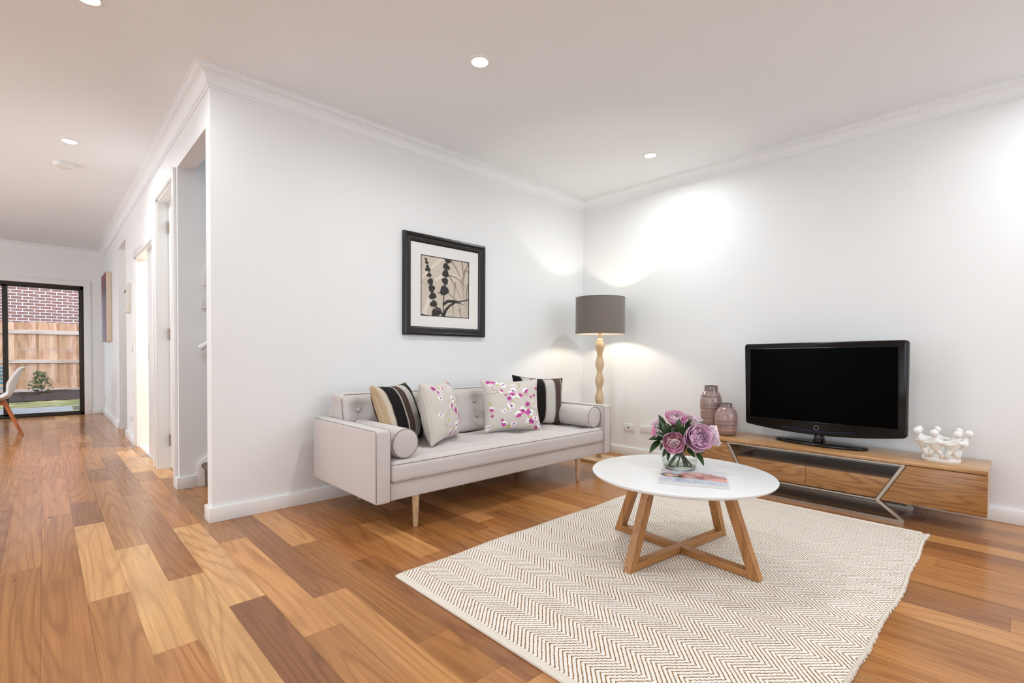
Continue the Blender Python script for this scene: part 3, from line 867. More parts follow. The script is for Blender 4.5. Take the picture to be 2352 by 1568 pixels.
# seat cushion: shallow tufted top
def tuft_dent(x, z, pts, r=0.075, depth=0.014):
    s = 0.0
    for a, b in pts:
        d2 = ((x-a)**2+(z-b)**2)/(r*r)
        s += math.exp(-d2*1.2)
    return -depth*min(1.2, s)
def soft_block(x0, x1, y0, y1, z0, z1, nx, ny, nz, fn, rc=0.02):
    """rounded block with displacement fn(x, y, z, face) -> Vector"""
    bm = B()
    bm_box(bm, x0, x1, y0, y1, z0, z1, bevel=rc, seg=3)
    return bm
CX0, CX1 = SX_0+AT+0.002, SX_1-AT-0.002
seat_pts = [(CX0+0.15+i*(CX1-CX0-0.3)/6, y) for i in range(7) for y in (2.56, 2.74, 2.92)]
def cushion_block(name, x0, x1, y0, y1, z0, z1, top_fn=None, front_fn=None, nx=70, ny=24, nz=8, rc=0.022, lean=0.0):
    """box shell as a grid on all six sides, edges rounded by a superellipse pull"""
    verts, faces, key = [], [], {}
    def P(i, j, k):
        if (i, j, k) in key: return key[(i, j, k)]
        x, y, z = x0+(x1-x0)*i/nx, y0+(y1-y0)*j/ny, z0+(z1-z0)*k/nz
        # round the edges
        p = Vector((x, y, z))
        q = Vector((min(max(x, x0+rc), x1-rc), min(max(y, y0+rc), y1-rc), min(max(z, z0+rc), z1-rc)))
        d = p-q
        if d.length > rc: p = q + d.normalized()*rc
        if k == nz and top_fn:
            m = min(1, (x-x0)/0.05, (x1-x)/0.05, (y-y0)/0.05, (y1-y)/0.05)
            p.z += top_fn(x, y)*max(0, m)
        if j == 0 and front_fn:
            m = min(1, (x-x0)/0.05, (x1-x)/0.05, (z-z0)/0.05, (z1-z)/0.05)
            p.y -= front_fn(x, z)*max(0, m)
        if lean: p.y += lean*(p.z-z0)
        key[(i, j, k)] = len(verts); verts.append(p)
        return key[(i, j, k)]
    for i in range(nx):
        for j in range(ny):
            for k in (0, nz): faces.append((P(i, j, k), P(i+1, j, k), P(i+1, j+1, k), P(i, j+1, k)))
        for k in range(nz):
            for j in (0, ny): faces.append((P(i, j, k), P(i+1, j, k), P(i+1, j, k+1), P(i, j, k+1)))
    for j in range(ny):
        for k in range(nz):
            for i in (0, nx): faces.append((P(i, j, k), P(i, j+1, k), P(i, j+1, k+1), P(i, j, k+1)))
    bm = B()
    vs = [bm.verts.new(v) for v in verts]
    for f in faces: bm.faces.new([vs[i] for i in f])
    return bm
bm = cushion_block('seat', CX0, CX1, SY0-0.004, 3.02, 0.292, 0.405, top_fn=lambda x, y: 0.016+tuft_dent(x, y, seat_pts, 0.085, 0.018), nx=90, ny=30, nz=8, rc=0.028)
seat = build('seat_cushion', bm, LINEN, sofa, smooth=True)
bm = B()
for z in (0.3973, 0.2997):
    bm_tube(bm, [(CX0+0.008, 2.9, z), (CX0+0.008, SY0+0.026, z), (CX0+0.012, SY0+0.010, z), (CX0+0.026, SY0+0.0035, z), (CX1-0.026, SY0+0.0035, z), (CX1-0.012, SY0+0.010, z), (CX1-0.008, SY0+0.026, z), (CX1-0.008, 2.9, z)], 0.0022, 6)
build('piping', bm, PIPE, seat, smooth=True)
# back cushion, leaning, with two rows of buttons
BZ0, BZ1, LEAN = 0.41, 0.755, 0.24
cols = [CX0+0.12+i*(CX1-CX0-0.24)/7 for i in range(8)]
bpts = [(x, 0.645) for x in cols]+[(x, 0.53) for x in cols]
bm = cushion_block('back', CX0, CX1, 2.995, 3.165, BZ0, BZ1, front_fn=lambda x, z: 0.020+tuft_dent(x, z, bpts, 0.070, 0.036), nx=110, ny=6, nz=22, rc=0.03, lean=LEAN)
back = build('back_cushion', bm, LINEN, sofa, smooth=True)
bm = B()
yl = lambda z, y=2.995: y+LEAN*(z-BZ0)
bm_tube(bm, [(CX0+0.004, yl(0.45), 0.45), (CX0+0.004, yl(BZ1-0.04), BZ1-0.04), (CX0+0.035, yl(BZ1-0.004)+0.008, BZ1-0.006), (CX1-0.035, yl(BZ1-0.004)+0.008, BZ1-0.006), (CX1-0.004, yl(BZ1-0.04), BZ1-0.04), (CX1-0.004, yl(0.45), 0.45)], 0.0022, 6)
build('piping', bm, PIPE, back, smooth=True)
for x, z in bpts:
    bm = B(); bm_sphere(bm, (x, yl(z)+0.008, z), 0.0145, 12, 8, 1, 0.6, 1)
    build('button', bm, LINEN, back, smooth=True)
for x, y in ((1.586, 2.475), (3.116, 2.475), (1.586, 3.19), (3.116, 3.19), (2.35, 3.0)):
    bm = B(); bm_lathe(bm, [(0.0125, 0.0), (0.0145, 0.004), (0.0225, SZB+0.01)], 20, (x, y))
    build('leg', bm, LEGW, sofa, angle=40)

# bolsters
def bolster(cx, cz, r, y0, y1, label):
    e = tag(empty('bolster_cushion', (cx, (y0+y1)/2, cz-r)), label, 'bolster', 'round bolsters on the sofa')
    bm = B()
    prof_ = [(0.0005, y0-0.004), (r*0.6, y0-0.004), (r-0.008, y0), (r-0.002, y0+0.004), (r, y0+0.012), (r, y1-0.012), (r-0.008, y1), (0.0005, y1+0.004)]
    bm_lathe(bm, prof_, 40)
    bmesh.ops.transform(bm, matrix=Matrix.Translation((cx, 0, cz)) @ Matrix.Rotation(-math.pi/2, 4, 'X'), verts=bm.verts)
    b0 = build('body', bm, LINEN, e, smooth=True)
    for y in (y0+0.002, y1-0.002):
        bm = B()
        bm_tube(bm, [(cx+(r-0.002)*math.cos(a), y, cz+(r-0.002)*math.sin(a)) for a in [2*math.pi*i/36 for i in range(36)]], 0.0024, 6, closed=True)
        build('piping', bm, PIPE, e, smooth=True)
bolster(1.500, 0.506, 0.086, 2.445, 3.0, 'grey linen bolster lying along the inside of the sofa arm nearer the hall')
bolster(3.295, 0.506, 0.086, 2.445, 3.0, 'grey linen bolster lying along the inside of the sofa arm beside the floor lamp')

# throw cushions
def pillow_shape(w_, h_, t_, n):
    u, v = np.meshgrid(np.linspace(-1, 1, n+1), np.linspace(-1, 1, n+1))
    x = u*w_/2*(1-0.10*(1-v**2)*np.abs(u)**1.5)
    z = v*h_/2*(1-0.10*(1-u**2)*np.abs(v)**1.5)
    prof_ = np.clip((1-np.abs(u)**3.0), 0, 1)**0.52*np.clip((1-np.abs(v)**3.0), 0, 1)**0.52
    wr = 1+0.10*np.sin(u*11+v*5)*np.sin(v*9-u*3)*(1-prof_)
    return u, v, x, z, prof_*t_/2*wr
def pillow(name, w_, h_, t_, fn, mat, loc, yaw_, lean, label, cat, group, n=90, side=None, tilt=0.0, side_mat=None):
    u, v, x, z, y = pillow_shape(w_, h_, t_, n)
    N = (n+1)**2
    idx = np.arange(N).reshape(n+1, n+1)
    fr = np.stack([idx[:-1, :-1], idx[:-1, 1:], idx[1:, 1:], idx[1:, :-1]], -1).reshape(-1, 4)
    rot = Matrix.Rotation(yaw_, 4, 'Z') @ Matrix.Rotation(lean, 4, 'X') @ Matrix.Rotation(tilt, 4, 'Y')
    e = bpy.data.objects.new(name, None); e.empty_display_size = 0.05; COL.objects.link(e)
    e.matrix_world = Matrix.Translation(loc) @ rot
    zc = z+h_/2
    g = 0.004
    for nm, sgn in (('front_panel', -1), ('back_panel', 1)):
        pts = np.stack([x, sgn*(y+g), zc], -1).reshape(-1, 3)
        f = fr if sgn < 0 else fr[:, ::-1]
        me = bpy.data.meshes.new(nm)
        me.from_pydata(pts.tolist(), [], f.tolist())
        col = fn((u+1)/2, (v+1)/2, sgn).reshape(-1, 3)
        at = me.color_attributes.new('paint', 'FLOAT_COLOR', 'POINT')
        at.data.foreach_set('color', np.concatenate([col, np.ones((N, 1))], 1).astype(np.float32).ravel())
        o = link(nm, me, mat, None, smooth=True)
        child_local(o, e)
    # edge seam
    ring = [idx[0, i] for i in range(n+1)]+[idx[i, n] for i in range(1, n+1)]+[idx[n, i] for i in range(n-1, -1, -1)]+[idx[i, 0] for i in range(n-1, 0, -1)]
    P3 = np.stack([x, np.zeros_like(x), zc], -1).reshape(-1, 3)
    bm = B(); bm_tube(bm, [P3[i] for i in ring[::2]], 0.0045, 6, closed=True)
    child_local(build('edge_seam', bm, side_mat or PIPE, None, smooth=True), e)
    tag(e, label, cat, group)
    return e
FLORALM = painted('floral_cotton', 0.85, 0.3, spec=0.2)
STRIPEM = painted('striped_velvet', 0.8, 0.3, spec=0.2)
def stripe_fn(bounds):
    def fn(u, v, sgn):
        s = u if sgn < 0 else 1-u
        c = np.ones(u.shape+(3,))*np.array(bounds[0][1])
        for pos_, col in bounds[1:]:
            c = blend(c, (s-pos_)/0.008+0.5, col)
        return c
    return fn
KB, BRN, GRY, SIL, TAN = L3(24, 21, 20), L3(78, 62, 54), L3(200, 196, 188), L3(188, 176, 172), L3(190, 164, 132)
stripes_a = [(0, TAN), (0.035, L3(205, 192, 175)), (0.10, KB), (0.34, SIL), (0.37, BRN), (0.54, SIL), (0.56, GRY), (0.73, KB), (0.88, SIL), (0.90, BRN), (0.975, TAN)]
stripes_b = [(0, KB), (0.13, SIL), (0.16, GRY), (0.30, BRN), (0.34, SIL), (0.365, KB), (0.555, SIL), (0.585, GRY), (0.745, SIL), (0.765, BRN), (0.93, SIL), (0.945, KB)]
def floral_fn(seed, flowers, branches, leaves):
    base = L3(216, 209, 200)
    def fn(u, v, sgn):
        c = np.ones(u.shape+(3,))*base
        if sgn > 0: return c
        rng = np.random.RandomState(seed)
        for pts in branches:
            for a, b in zip(pts, pts[1:]):
                d, _ = seg_dist(u, v, a, b)
                c = blend(c, (0.0065-d)/0.004+0.5, L3(176, 160, 138))
        for (x, y, a, s) in leaves:
            ca, sa = math.cos(a), math.sin(a)
            du, dv = (u-x)*ca+(v-y)*sa, -(u-x)*sa+(v-y)*ca
            c = blend(c, (1-np.hypot(du/(0.030*s), dv/(0.014*s)))/0.25, L3(196, 196, 80))
        for (x, y, r, kind) in flowers:
            th = np.arctan2(v-y, u-x); d = np.hypot(u-x, v-y)
            ph = rng.uniform(0, 6.28)
            r = r*1.12
            rr = r*(0.90+0.08*np.cos(5*th+ph)+0.07*np.cos(2*th+ph*2))
            m = np.clip((rr-d)/0.010, 0, 1)
            pink, mag, white = L3(222, 140, 200), L3(190, 62, 140), L3(250, 247, 246)
            if kind == 'w':
                c = blend(c, m, white)
                c = blend(c, m*np.clip(np.sin(2*th+ph)*1.2-0.3, 0, 1)*0.8, pink)
            elif kind == 'p':
                c = blend(c, m, white)
                half = np.clip(np.cos(th-ph)*2.2+0.4, 0, 1)
                c = blend(c, m*half, L3(212, 92, 170))
                c = blend(c, m*half*np.clip(np.sin(6*th)*1.0, 0, 1)*0.6, mag)
            else:
                c = blend(c, m, mag)
                c = blend(c, m*np.clip(np.sin(3*th+ph), 0, 1)*0.6, pink)
            dd = np.hypot((u-x-0.1*r)/1.6, v-y)
            c = blend(c, (0.18*r-dd)/0.004+0.3, L3(62, 26, 66))
        return c
    return fn
fl_b = [(0.10, 0.95, 0.05, 'm'), (0.20, 0.96, 0.06, 'p'), (0.11, 0.90, 0.04, 'w'), (0.32, 0.90, 0.06, 'w'), (0.27, 0.76, 0.045, 'p'), (0.50, 0.86, 0.05, 'w'), (0.47, 0.76, 0.07, 'w'),
        (0.46, 0.67, 0.06, 'p'), (0.58, 0.66, 0.06, 'p'), (0.40, 0.61, 0.045, 'm'), (0.34, 0.68, 0.025, 'm'), (0.70, 0.76, 0.06, 'p'), (0.88, 0.66, 0.035, 'm'), (0.80, 0.63, 0.03, 'm'), (0.83, 0.55, 0.035, 'w'),
        (0.95, 0.80, 0.04, 'm'), (0.72, 0.49, 0.05, 'm'), (0.42, 0.47, 0.07, 'w'), (0.30, 0.38, 0.05, 'w'), (0.08, 0.42, 0.05, 'p'), (0.09, 0.29, 0.03, 'm'), (0.62, 0.38, 0.07, 'p'), (0.54, 0.30, 0.07, 'p'),
        (0.75, 0.33, 0.08, 'p'), (0.95, 0.46, 0.05, 'p'), (0.86, 0.22, 0.065, 'w'), (0.74, 0.16, 0.07, 'p'), (0.80, 0.14, 0.04, 'm'), (0.95, 0.10, 0.06, 'w'), (0.26, 0.20, 0.03, 'm'), (0.30, 0.12, 0.06, 'p'), (0.46, 0.11, 0.06, 'w'), (0.46, 0.04, 0.035, 'w'), (0.88, 0.03, 0.04, 'm'), (0.04, 0.08, 0.05, 'w')]
br_b = [[(0.02, 0.72), (0.14, 0.71), (0.27, 0.76)], [(0.13, 0.92), (0.13, 0.80), (0.22, 0.76)], [(0.62, 0.94), (0.60, 0.84), (0.54, 0.82)], [(0.34, 0.68), (0.46, 0.68), (0.44, 0.56), (0.38, 0.42), (0.30, 0.38)],
        [(0.70, 0.76), (0.75, 0.66), (0.62, 0.68)], [(0.62, 0.40), (0.75, 0.46), (0.80, 0.40), (0.92, 0.38), (0.92, 0.26), (0.86, 0.06)], [(0.72, 0.49), (0.78, 0.42), (0.84, 0.28), (0.80, 0.10)], [(0.99, 0.20), (0.86, 0.06), (0.70, 0.03)], [(0.26, 0.20), (0.30, 0.12), (0.46, 0.07)], [(0.08, 0.50), (0.08, 0.29)]]
lf_b = [(0.13, 0.99, 0.5, 1), (0.24, 0.90, 0.2, 1), (0.60, 0.92, 1.3, 1), (0.47, 0.83, 0, 0.8), (0.53, 0.60, 1.4, 0.9), (0.68, 0.70, 2.6, 0.9), (0.46, 0.55, 0.3, 0.8), (0.36, 0.42, 2, 0.9), (0.06, 0.53, 0.8, 1.3), (0.80, 0.24, 1.2, 1.4), (0.74, 0.24, 0.6, 1.1), (0.72, 0.10, 0.2, 1.2), (0.38, 0.05, 0.5, 1.6), (0.83, 0.49, 0.6, 0.8), (0.98, 0.56, 1.5, 1)]
fl_a = [(0.16, 0.90, 0.05, 'm'), (0.24, 0.83, 0.05, 'p'), (0.40, 0.90, 0.05, 'p'), (0.22, 0.72, 0.06, 'w'), (0.85, 0.95, 0.04, 'm'), (0.60, 0.66, 0.07, 'w'), (0.50, 0.55, 0.06, 'p'), (0.90, 0.74, 0.05, 'p'), (0.86, 0.60, 0.05, 'm'),
        (0.66, 0.46, 0.06, 'm'), (0.80, 0.36, 0.07, 'm'), (0.62, 0.20, 0.08, 'w'), (0.42, 0.10, 0.07, 'p'), (0.78, 0.22, 0.05, 'p'), (0.92, 0.22, 0.05, 'p'), (0.20, 0.05, 0.05, 'w'), (0.62, 0.06, 0.05, 'p'), (0.66, 0.86, 0.05, 'w'), (0.95, 0.42, 0.05, 'w'), (0.14, 0.45, 0.05, 'w')]
br_a = [[(0.20, 0.28), (0.26, 0.40), (0.46, 0.52), (0.62, 0.62)], [(0.46, 0.52), (0.70, 0.42), (0.80, 0.36)], [(0.58, 0.60), (0.74, 0.60), (0.88, 0.62)], [(0.20, 0.28), (0.30, 0.22)], [(0.24, 0.95), (0.44, 0.88)]]
lf_a = [(0.33, 0.33, 0.4, 1.5), (0.32, 0.90, 0.2, 1.1), (0.60, 0.58, 0.5, 1.1), (0.52, 0.16, 0.9, 1.2), (0.88, 0.52, 1.2, 1.2), (0.80, 0.28, 1.3, 1.0), (0.93, 0.30, 1.2, 1.0)]
rad = math.radians
pillow('striped_cushion', 0.46, 0.42, 0.18, stripe_fn(stripes_a), STRIPEM, (1.765, 2.850, 0.420), rad(31), rad(-20), 'black, brown and silver striped cushion with tan edge leaning on the hall-side bolster', 'cushion', 'throw cushions on the sofa', side_mat=plain('tan_seam', lin(200, 180, 150), 0.9))
pillow('floral_cushion', 0.45, 0.415, 0.18, floral_fn(4, fl_a, br_a, lf_a), FLORALM, (2.010, 2.765, 0.420), rad(31), rad(-12), 'pink blossom print cushion angled beside the tan-edged striped cushion', 'cushion', 'throw cushions on the sofa', n=130, side_mat=plain('cream_seam', lin(214, 206, 195), 0.9))
pillow('striped_cushion', 0.50, 0.415, 0.17, stripe_fn(stripes_b), STRIPEM, (3.055, 2.860, 0.418), rad(-16), rad(-8), 'black, brown and silver striped cushion standing next to the lamp-side bolster', 'cushion', 'throw cushions on the sofa', tilt=rad(4), side_mat=plain('black_seam', lin(30, 26, 25), 0.9))
pillow('floral_cushion', 0.48, 0.41, 0.17, floral_fn(9, fl_b, br_b, lf_b), FLORALM, (2.650, 2.745, 0.420), rad(-22), rad(-13), 'pink blossom print cushion facing out in front of the lamp-side striped cushion', 'cushion', 'throw cushions on the sofa', n=140, side_mat=plain('cream_seam', lin(214, 206, 195), 0.9))

# ================================================================== FLOOR LAMP
LX, LY = 3.90, 2.84
lamp = tag(empty('floor_lamp', (LX, LY, 0)), 'floor lamp with wavy pale timber pole and taupe drum shade', 'floor lamp')
LAMPW = wood('ash_pole', (0.60, 0.40, 0.22, 1), (0.76, 0.56, 0.36, 1), 'Z', 14, 26, 0.4)
bm = B(); bm_box(bm, LX-0.15, LX+0.15, LY-0.15, LY+0.15, 0.0, 0.024, bevel=0.004)
build('base_plate', bm, wood('ash_base', (0.62, 0.40, 0.20, 1), (0.78, 0.56, 0.33, 1), 'X', 14, 26, 0.35), lamp, angle=40)
prof_ = [(0.022, 0.024), (0.024, 0.07)]
z = 0.07
while z < 1.165:
    ph = (1.155-z)/0.167
    prof_.append((0.0345+0.0085*-math.cos(2*math.pi*(ph-0.30+0.5)) if z > 0.08 else 0.026, z))
    z += 0.012
prof_ += [(0.028, 1.176), (0.020, 1.182)]
bm = B(); bm_lathe(bm, prof_, 14, (LX, LY)); build('pole', bm, LAMPW, lamp, smooth=True)
bm = B(); bm_lathe(bm, [(0.012, 1.18), (0.012, 1.24), (0.018, 1.245), (0.018, 1.30)], 16, (LX, LY)); build('lamp_holder', bm, plain('brass_holder', (0.75, 0.5, 0.25, 1), 0.35), lamp, angle=40)
SHZ0, SHZ1, SHR = 1.223, 1.575, 0.236
shade_m = fabric('shade_fabric', (0.17, 0.145, 0.125, 1), (0.25, 0.215, 0.19, 1), 1600, 0.95)
bm = B()
n = 64
bm_lathe(bm, [(SHR, SHZ0), (SHR, SHZ1), (SHR-0.003, SHZ1), (SHR-0.003, SHZ0), (SHR, SHZ0)], n, (LX, LY), False, False)
bmesh.ops.remove_doubles(bm, verts=bm.verts, dist=1e-5)
sh = build('shade', bm, shade_m, lamp, angle=40)
bm = B(); bm_lathe(bm, [(SHR-0.0035, SHZ0+0.003), (SHR-0.0035, SHZ1-0.003)], n, (LX, LY), False, False)
build('shade_lining', bm, plain('shade_lining_taupe', (0.24, 0.20, 0.16, 1), 0.8), sh, smooth=True)
for zz in (SHZ0+0.002, SHZ1-0.002):
    bm = B()
    bm_tube(bm, [(LX+SHR*math.cos(2*math.pi*i/48), LY+SHR*math.sin(2*math.pi*i/48), zz) for i in range(48)], 0.0028, 6, closed=True)
    build('shade_ring', bm, shade_m, sh, smooth=True)
for a in (0, 2.09, 4.19):
    bm = B()
    bm_tube(bm, [(LX+0.018*math.cos(a), LY+0.018*math.sin(a), 1.246), (LX+SHR*math.cos(a), LY+SHR*math.sin(a), SHZ0+0.01)], 0.0016, 5)
    build('shade_spoke', bm, STEEL, sh, smooth=True)
bm = B(); bm_sphere(bm, (LX, LY, 1.345), 0.029, 18, 12); build('bulb', bm, emission('bulb_glow', (1.0, 0.90, 0.74, 1), 320.0), lamp, smooth=True)

# ================================================================== RUG
RX0, RX1, RY0, RY1, RTH = 1.150, 3.652, 0.352, 1.962, 0.011
rug = tag(empty('area_rug', ((RX0+RX1)/2, (RY0+RY1)/2, 0)), 'cream woven rug with brown chevron lines under the coffee table', 'rug')
RS, RP = 0.0194, 0.172                           # line spacing across the rug, chevron period along it
def chevron_height(X, Y):
    ph = ((X-RX0-0.035)/RP) % 1.0
    tri = np.where(ph < 0.5, ph, 1-ph)*RP*0.92
    s = ((Y-tri)/RS) % 1.0
    d = np.abs(s-0.5)*2
    return np.clip(1-d**4, 0, 1)
def rug_weave():
    nx, ny = 200, 620
    u, v = np.meshgrid(np.linspace(RX0+0.028, RX1-0.022, nx+1), np.linspace(RY0, RY1, ny+1))
    h = chevron_height(u, v)
    wob = 0.006*np.sin(u*4.1)+0.004*np.sin(u*11+1)
    edge = (np.clip(1-np.abs(v-RY0)/0.15, 0, 1)+np.clip(1-np.abs(v-RY1)/0.15, 0, 1))*wob
    pts = np.stack([u, v+edge, RTH-0.0028+0.0028*h], -1).reshape(-1, 3)
    idx = np.arange((nx+1)*(ny+1)).reshape(ny+1, nx+1)
    f = np.stack([idx[:-1, :-1], idx[:-1, 1:], idx[1:, 1:], idx[1:, :-1]], -1).reshape(-1, 4)
    me = bpy.data.meshes.new('weave'); me.from_pydata(pts.tolist(), [], f.tolist())
    return me
t = NT('chevron_weave')
geo = t.n('ShaderNodeNewGeometry').outputs['Position']
sp = t.n('ShaderNodeSeparateXYZ'); t.l(geo, sp.inputs[0])
nzw = t.math('MULTIPLY', t.math('SUBTRACT', t.noise(t.pos((6, 6, 6)), 4, 2), 0.5), 0.006)
ph = t.math('FRACT', t.math('DIVIDE', t.math('SUBTRACT', sp.outputs[0], RX0+0.035), RP))
tri = t.math('MULTIPLY', t.math('MINIMUM', ph, t.math('SUBTRACT', 1.0, ph)), RP*0.92)
sv = t.math('FRACT', t.math('DIVIDE', t.math('ADD', t.math('SUBTRACT', sp.outputs[1], tri), nzw), RS))
dv = t.math('ABSOLUTE', t.math('SUBTRACT', sv, 0.5))
dash = t.noise(t.pos((70, 70, 70)), 3.2, 1)
thr = t.math('MULTIPLY_ADD', dash, 0.17, 0.238)
line = t.ramp(t.math('SUBTRACT', dv, thr), [(0.0, (0, 0, 0)), (0.05, (1, 1, 1))])
big = t.noise(t.pos((1, 1, 1)), 9, 2)
brown = t.ramp(dash, [(0.3, lin(112, 80, 48)), (0.52, lin(168, 128, 86)), (0.75, lin(202, 166, 126))])
slub = t.ramp(t.noise(t.pos((1, 1, 1)), 60, 1), [(0.76, (0, 0, 0)), (0.80, (1, 1, 1))])
cream = t.mix(t.noise(t.pos((1, 1, 1)), 140, 2), lin(240, 232, 222), lin(253, 249, 243))
c = t.mix(line, cream, brown)
c = t.mix(t.math('MULTIPLY', slub, line), c, lin(70, 48, 34))
t.set(c, 0.95, spec=0.1)
t.bump(t.noise(t.pos((1, 1, 1)), 420, 2), 0.5, 0.002)
link('weave', rug_weave(), t.m, rug, smooth=True)
HEM = fabric('rug_hem', lin(226, 214, 198), lin(244, 236, 224), 1500, 0.95)
bm = B()
bm_box(bm, RX0, RX0+0.032, RY0+0.005, RY1+0.002, 0.0, RTH+0.001, bevel=0.004, seg=3)
build('hem', bm, HEM, rug, angle=50)
bm = B()
bm_box(bm, RX1-0.03, RX1, RY0+0.03, RY1-0.01, 0.0, RTH+0.001, bevel=0.004, seg=3)
build('hem', bm, HEM, rug, angle=50)
bm = B(); bm_box(bm, RX0+0.01, RX1-0.01, RY0+0.008, RY1-0.008, 0.0, 0.005)
build('backing', bm, HEM, rug)
bm = B()
x = RX0+0.02
while x < RX1-0.012:
    for (ye_, s) in ((RY0, -1), (RY1, 1)):
        wob = 0.006*math.sin(x*4.1)+0.004*math.sin(x*11+1)
        j = random.uniform(-0.003, 0.003)
        L = 0.006 if s < 0 else 0.004
        bm_tube(bm, [(x, ye_+wob-s*0.006, RTH-0.002), (x+0.001, ye_+wob+s*L*0.5+j*0.3, RTH+0.0005), (x+0.002, ye_+wob+s*L+j, RTH*0.55), (x+0.002, ye_+wob+s*L*0.6+j, 0.002)], 0.0036, 5)
    x += 0.0095
o = build('looped_edge', bm, HEM, rug, smooth=True); o['kind'] = 'stuff'

# ================================================================== COFFEE TABLE
TCX, TCY, TZ, TR = 2.36, 1.206, 0.422, 0.447
table = tag(empty('coffee_table', (TCX, TCY, RTH)), 'round white topped coffee table on crossed oak legs', 'coffee table')
OAK = wood('table_oak', lin(138, 90, 46), lin(190, 134, 78), 'Z', 16, 40, 0.42, 0.06, contrast=0.25)
OAKH = wood('table_oak_rail', lin(138, 90, 46), lin(190, 134, 78), 'X', 16, 40, 0.42, 0.06, contrast=0.25)
bm = B()
bm_lathe(bm, [(TR-0.045, TZ-0.0245), (TR-0.02, TZ-0.0205), (TR-0.006, TZ-0.013), (TR-0.0005, TZ-0.006), (TR, TZ-0.003), (TR-0.0012, TZ-0.0006), (TR-0.003, TZ)], 96, (TCX, TCY))
t_ = plain('satin_white_lacquer', (0.86, 0.86, 0.86, 1), 0.28, var=0.004)
build('top', bm, t_, table, angle=35)
ang0 = math.atan2(-0.117, 0.993)
Z0 = RTH-0.0002
for i in range(4):
    a = ang0 + i*math.pi/2
    d = Vector((math.cos(a), math.sin(a), 0)); p = Vector((-d.y, d.x, 0))
    C0 = Vector((TCX, TCY, 0))
    bm = B()
    ro0, ri0, ro1, ri1, hw = 0.418, 0.372, 0.272, 0.226, 0.0225
    vs = []
    for z_, r0, r1 in ((Z0, ri0, ro0), (TZ-0.0245, ri1, ro1)):
        for r_, s_ in ((r0, -1), (r1, -1), (r1, 1), (r0, 1)):
            vs.append(bm.verts.new(C0+d*r_+p*hw*s_+Vector((0, 0, z_))))
    for f in ((3, 2, 1, 0), (4, 5, 6, 7), (0, 1, 5, 4), (1, 2, 6, 5), (2, 3, 7, 6), (3, 0, 4, 7)): bm.faces.new([vs[k] for k in f])
    bmesh.ops.bevel(bm, geom=bm.edges[:], offset=0.003, segments=2, affect='EDGES')
    o = build('leg', bm, OAK, table, angle=40)
for i, zz in ((0, 0.0), (1, 0.0)):
    a = ang0 + i*math.pi/2
    M = Matrix.Translation((TCX, TCY, 0)) @ Matrix.Rotation(a, 4, 'Z')
    for part in ([(-0.372, 0.372)] if i == 0 else [(-0.372, -0.0222), (0.0222, 0.372)]):
        bm = B()
        bm_box(bm, part[0], part[1], -0.022, 0.022, Z0+0.002, Z0+0.036, bevel=0.002)
        me_o = build('stretcher', bm, OAKH, None, angle=40)
        me_o.matrix_world = M
        me_o.parent = table; me_o.matrix_parent_inverse = table.matrix_world.inverted()

# ---- magazine
mg_c = Vector((2.253, 1.088)); mg_d = Vector((0.447, -0.894)); mg_p = Vector((0.894, 0.447))
MW, MHt = 0.302, 0.250
mag = empty('magazine', (mg_c.x, mg_c.y, TZ), math.atan2(mg_d.y, mg_d.x))
tag(mag, 'thick glossy fashion magazine with red lettering lying on the white table', 'magazine')
bm = B()
for k in range(5):
    bm_box(bm, -MW/2+0.001*k*0.4, MW/2-0.0008*((k*2) % 3), -MHt/2+0.0005*(k % 2), MHt/2-0.001*(k % 3), 0.0004+k*0.0024, 0.0004+k*0.0024+0.0021)
child_local(build('pages', bm, plain('page_stack', (0.80, 0.78, 0.75, 1), 0.6), None), mag)
bm = B(); bm_box(bm, -MW/2, MW/2, -MHt/2, MHt/2, 0.0, 0.0006)
child_local(build('back_cover', bm, plain('dark_cover', (0.03, 0.035, 0.04, 1), 0.25), None), mag)
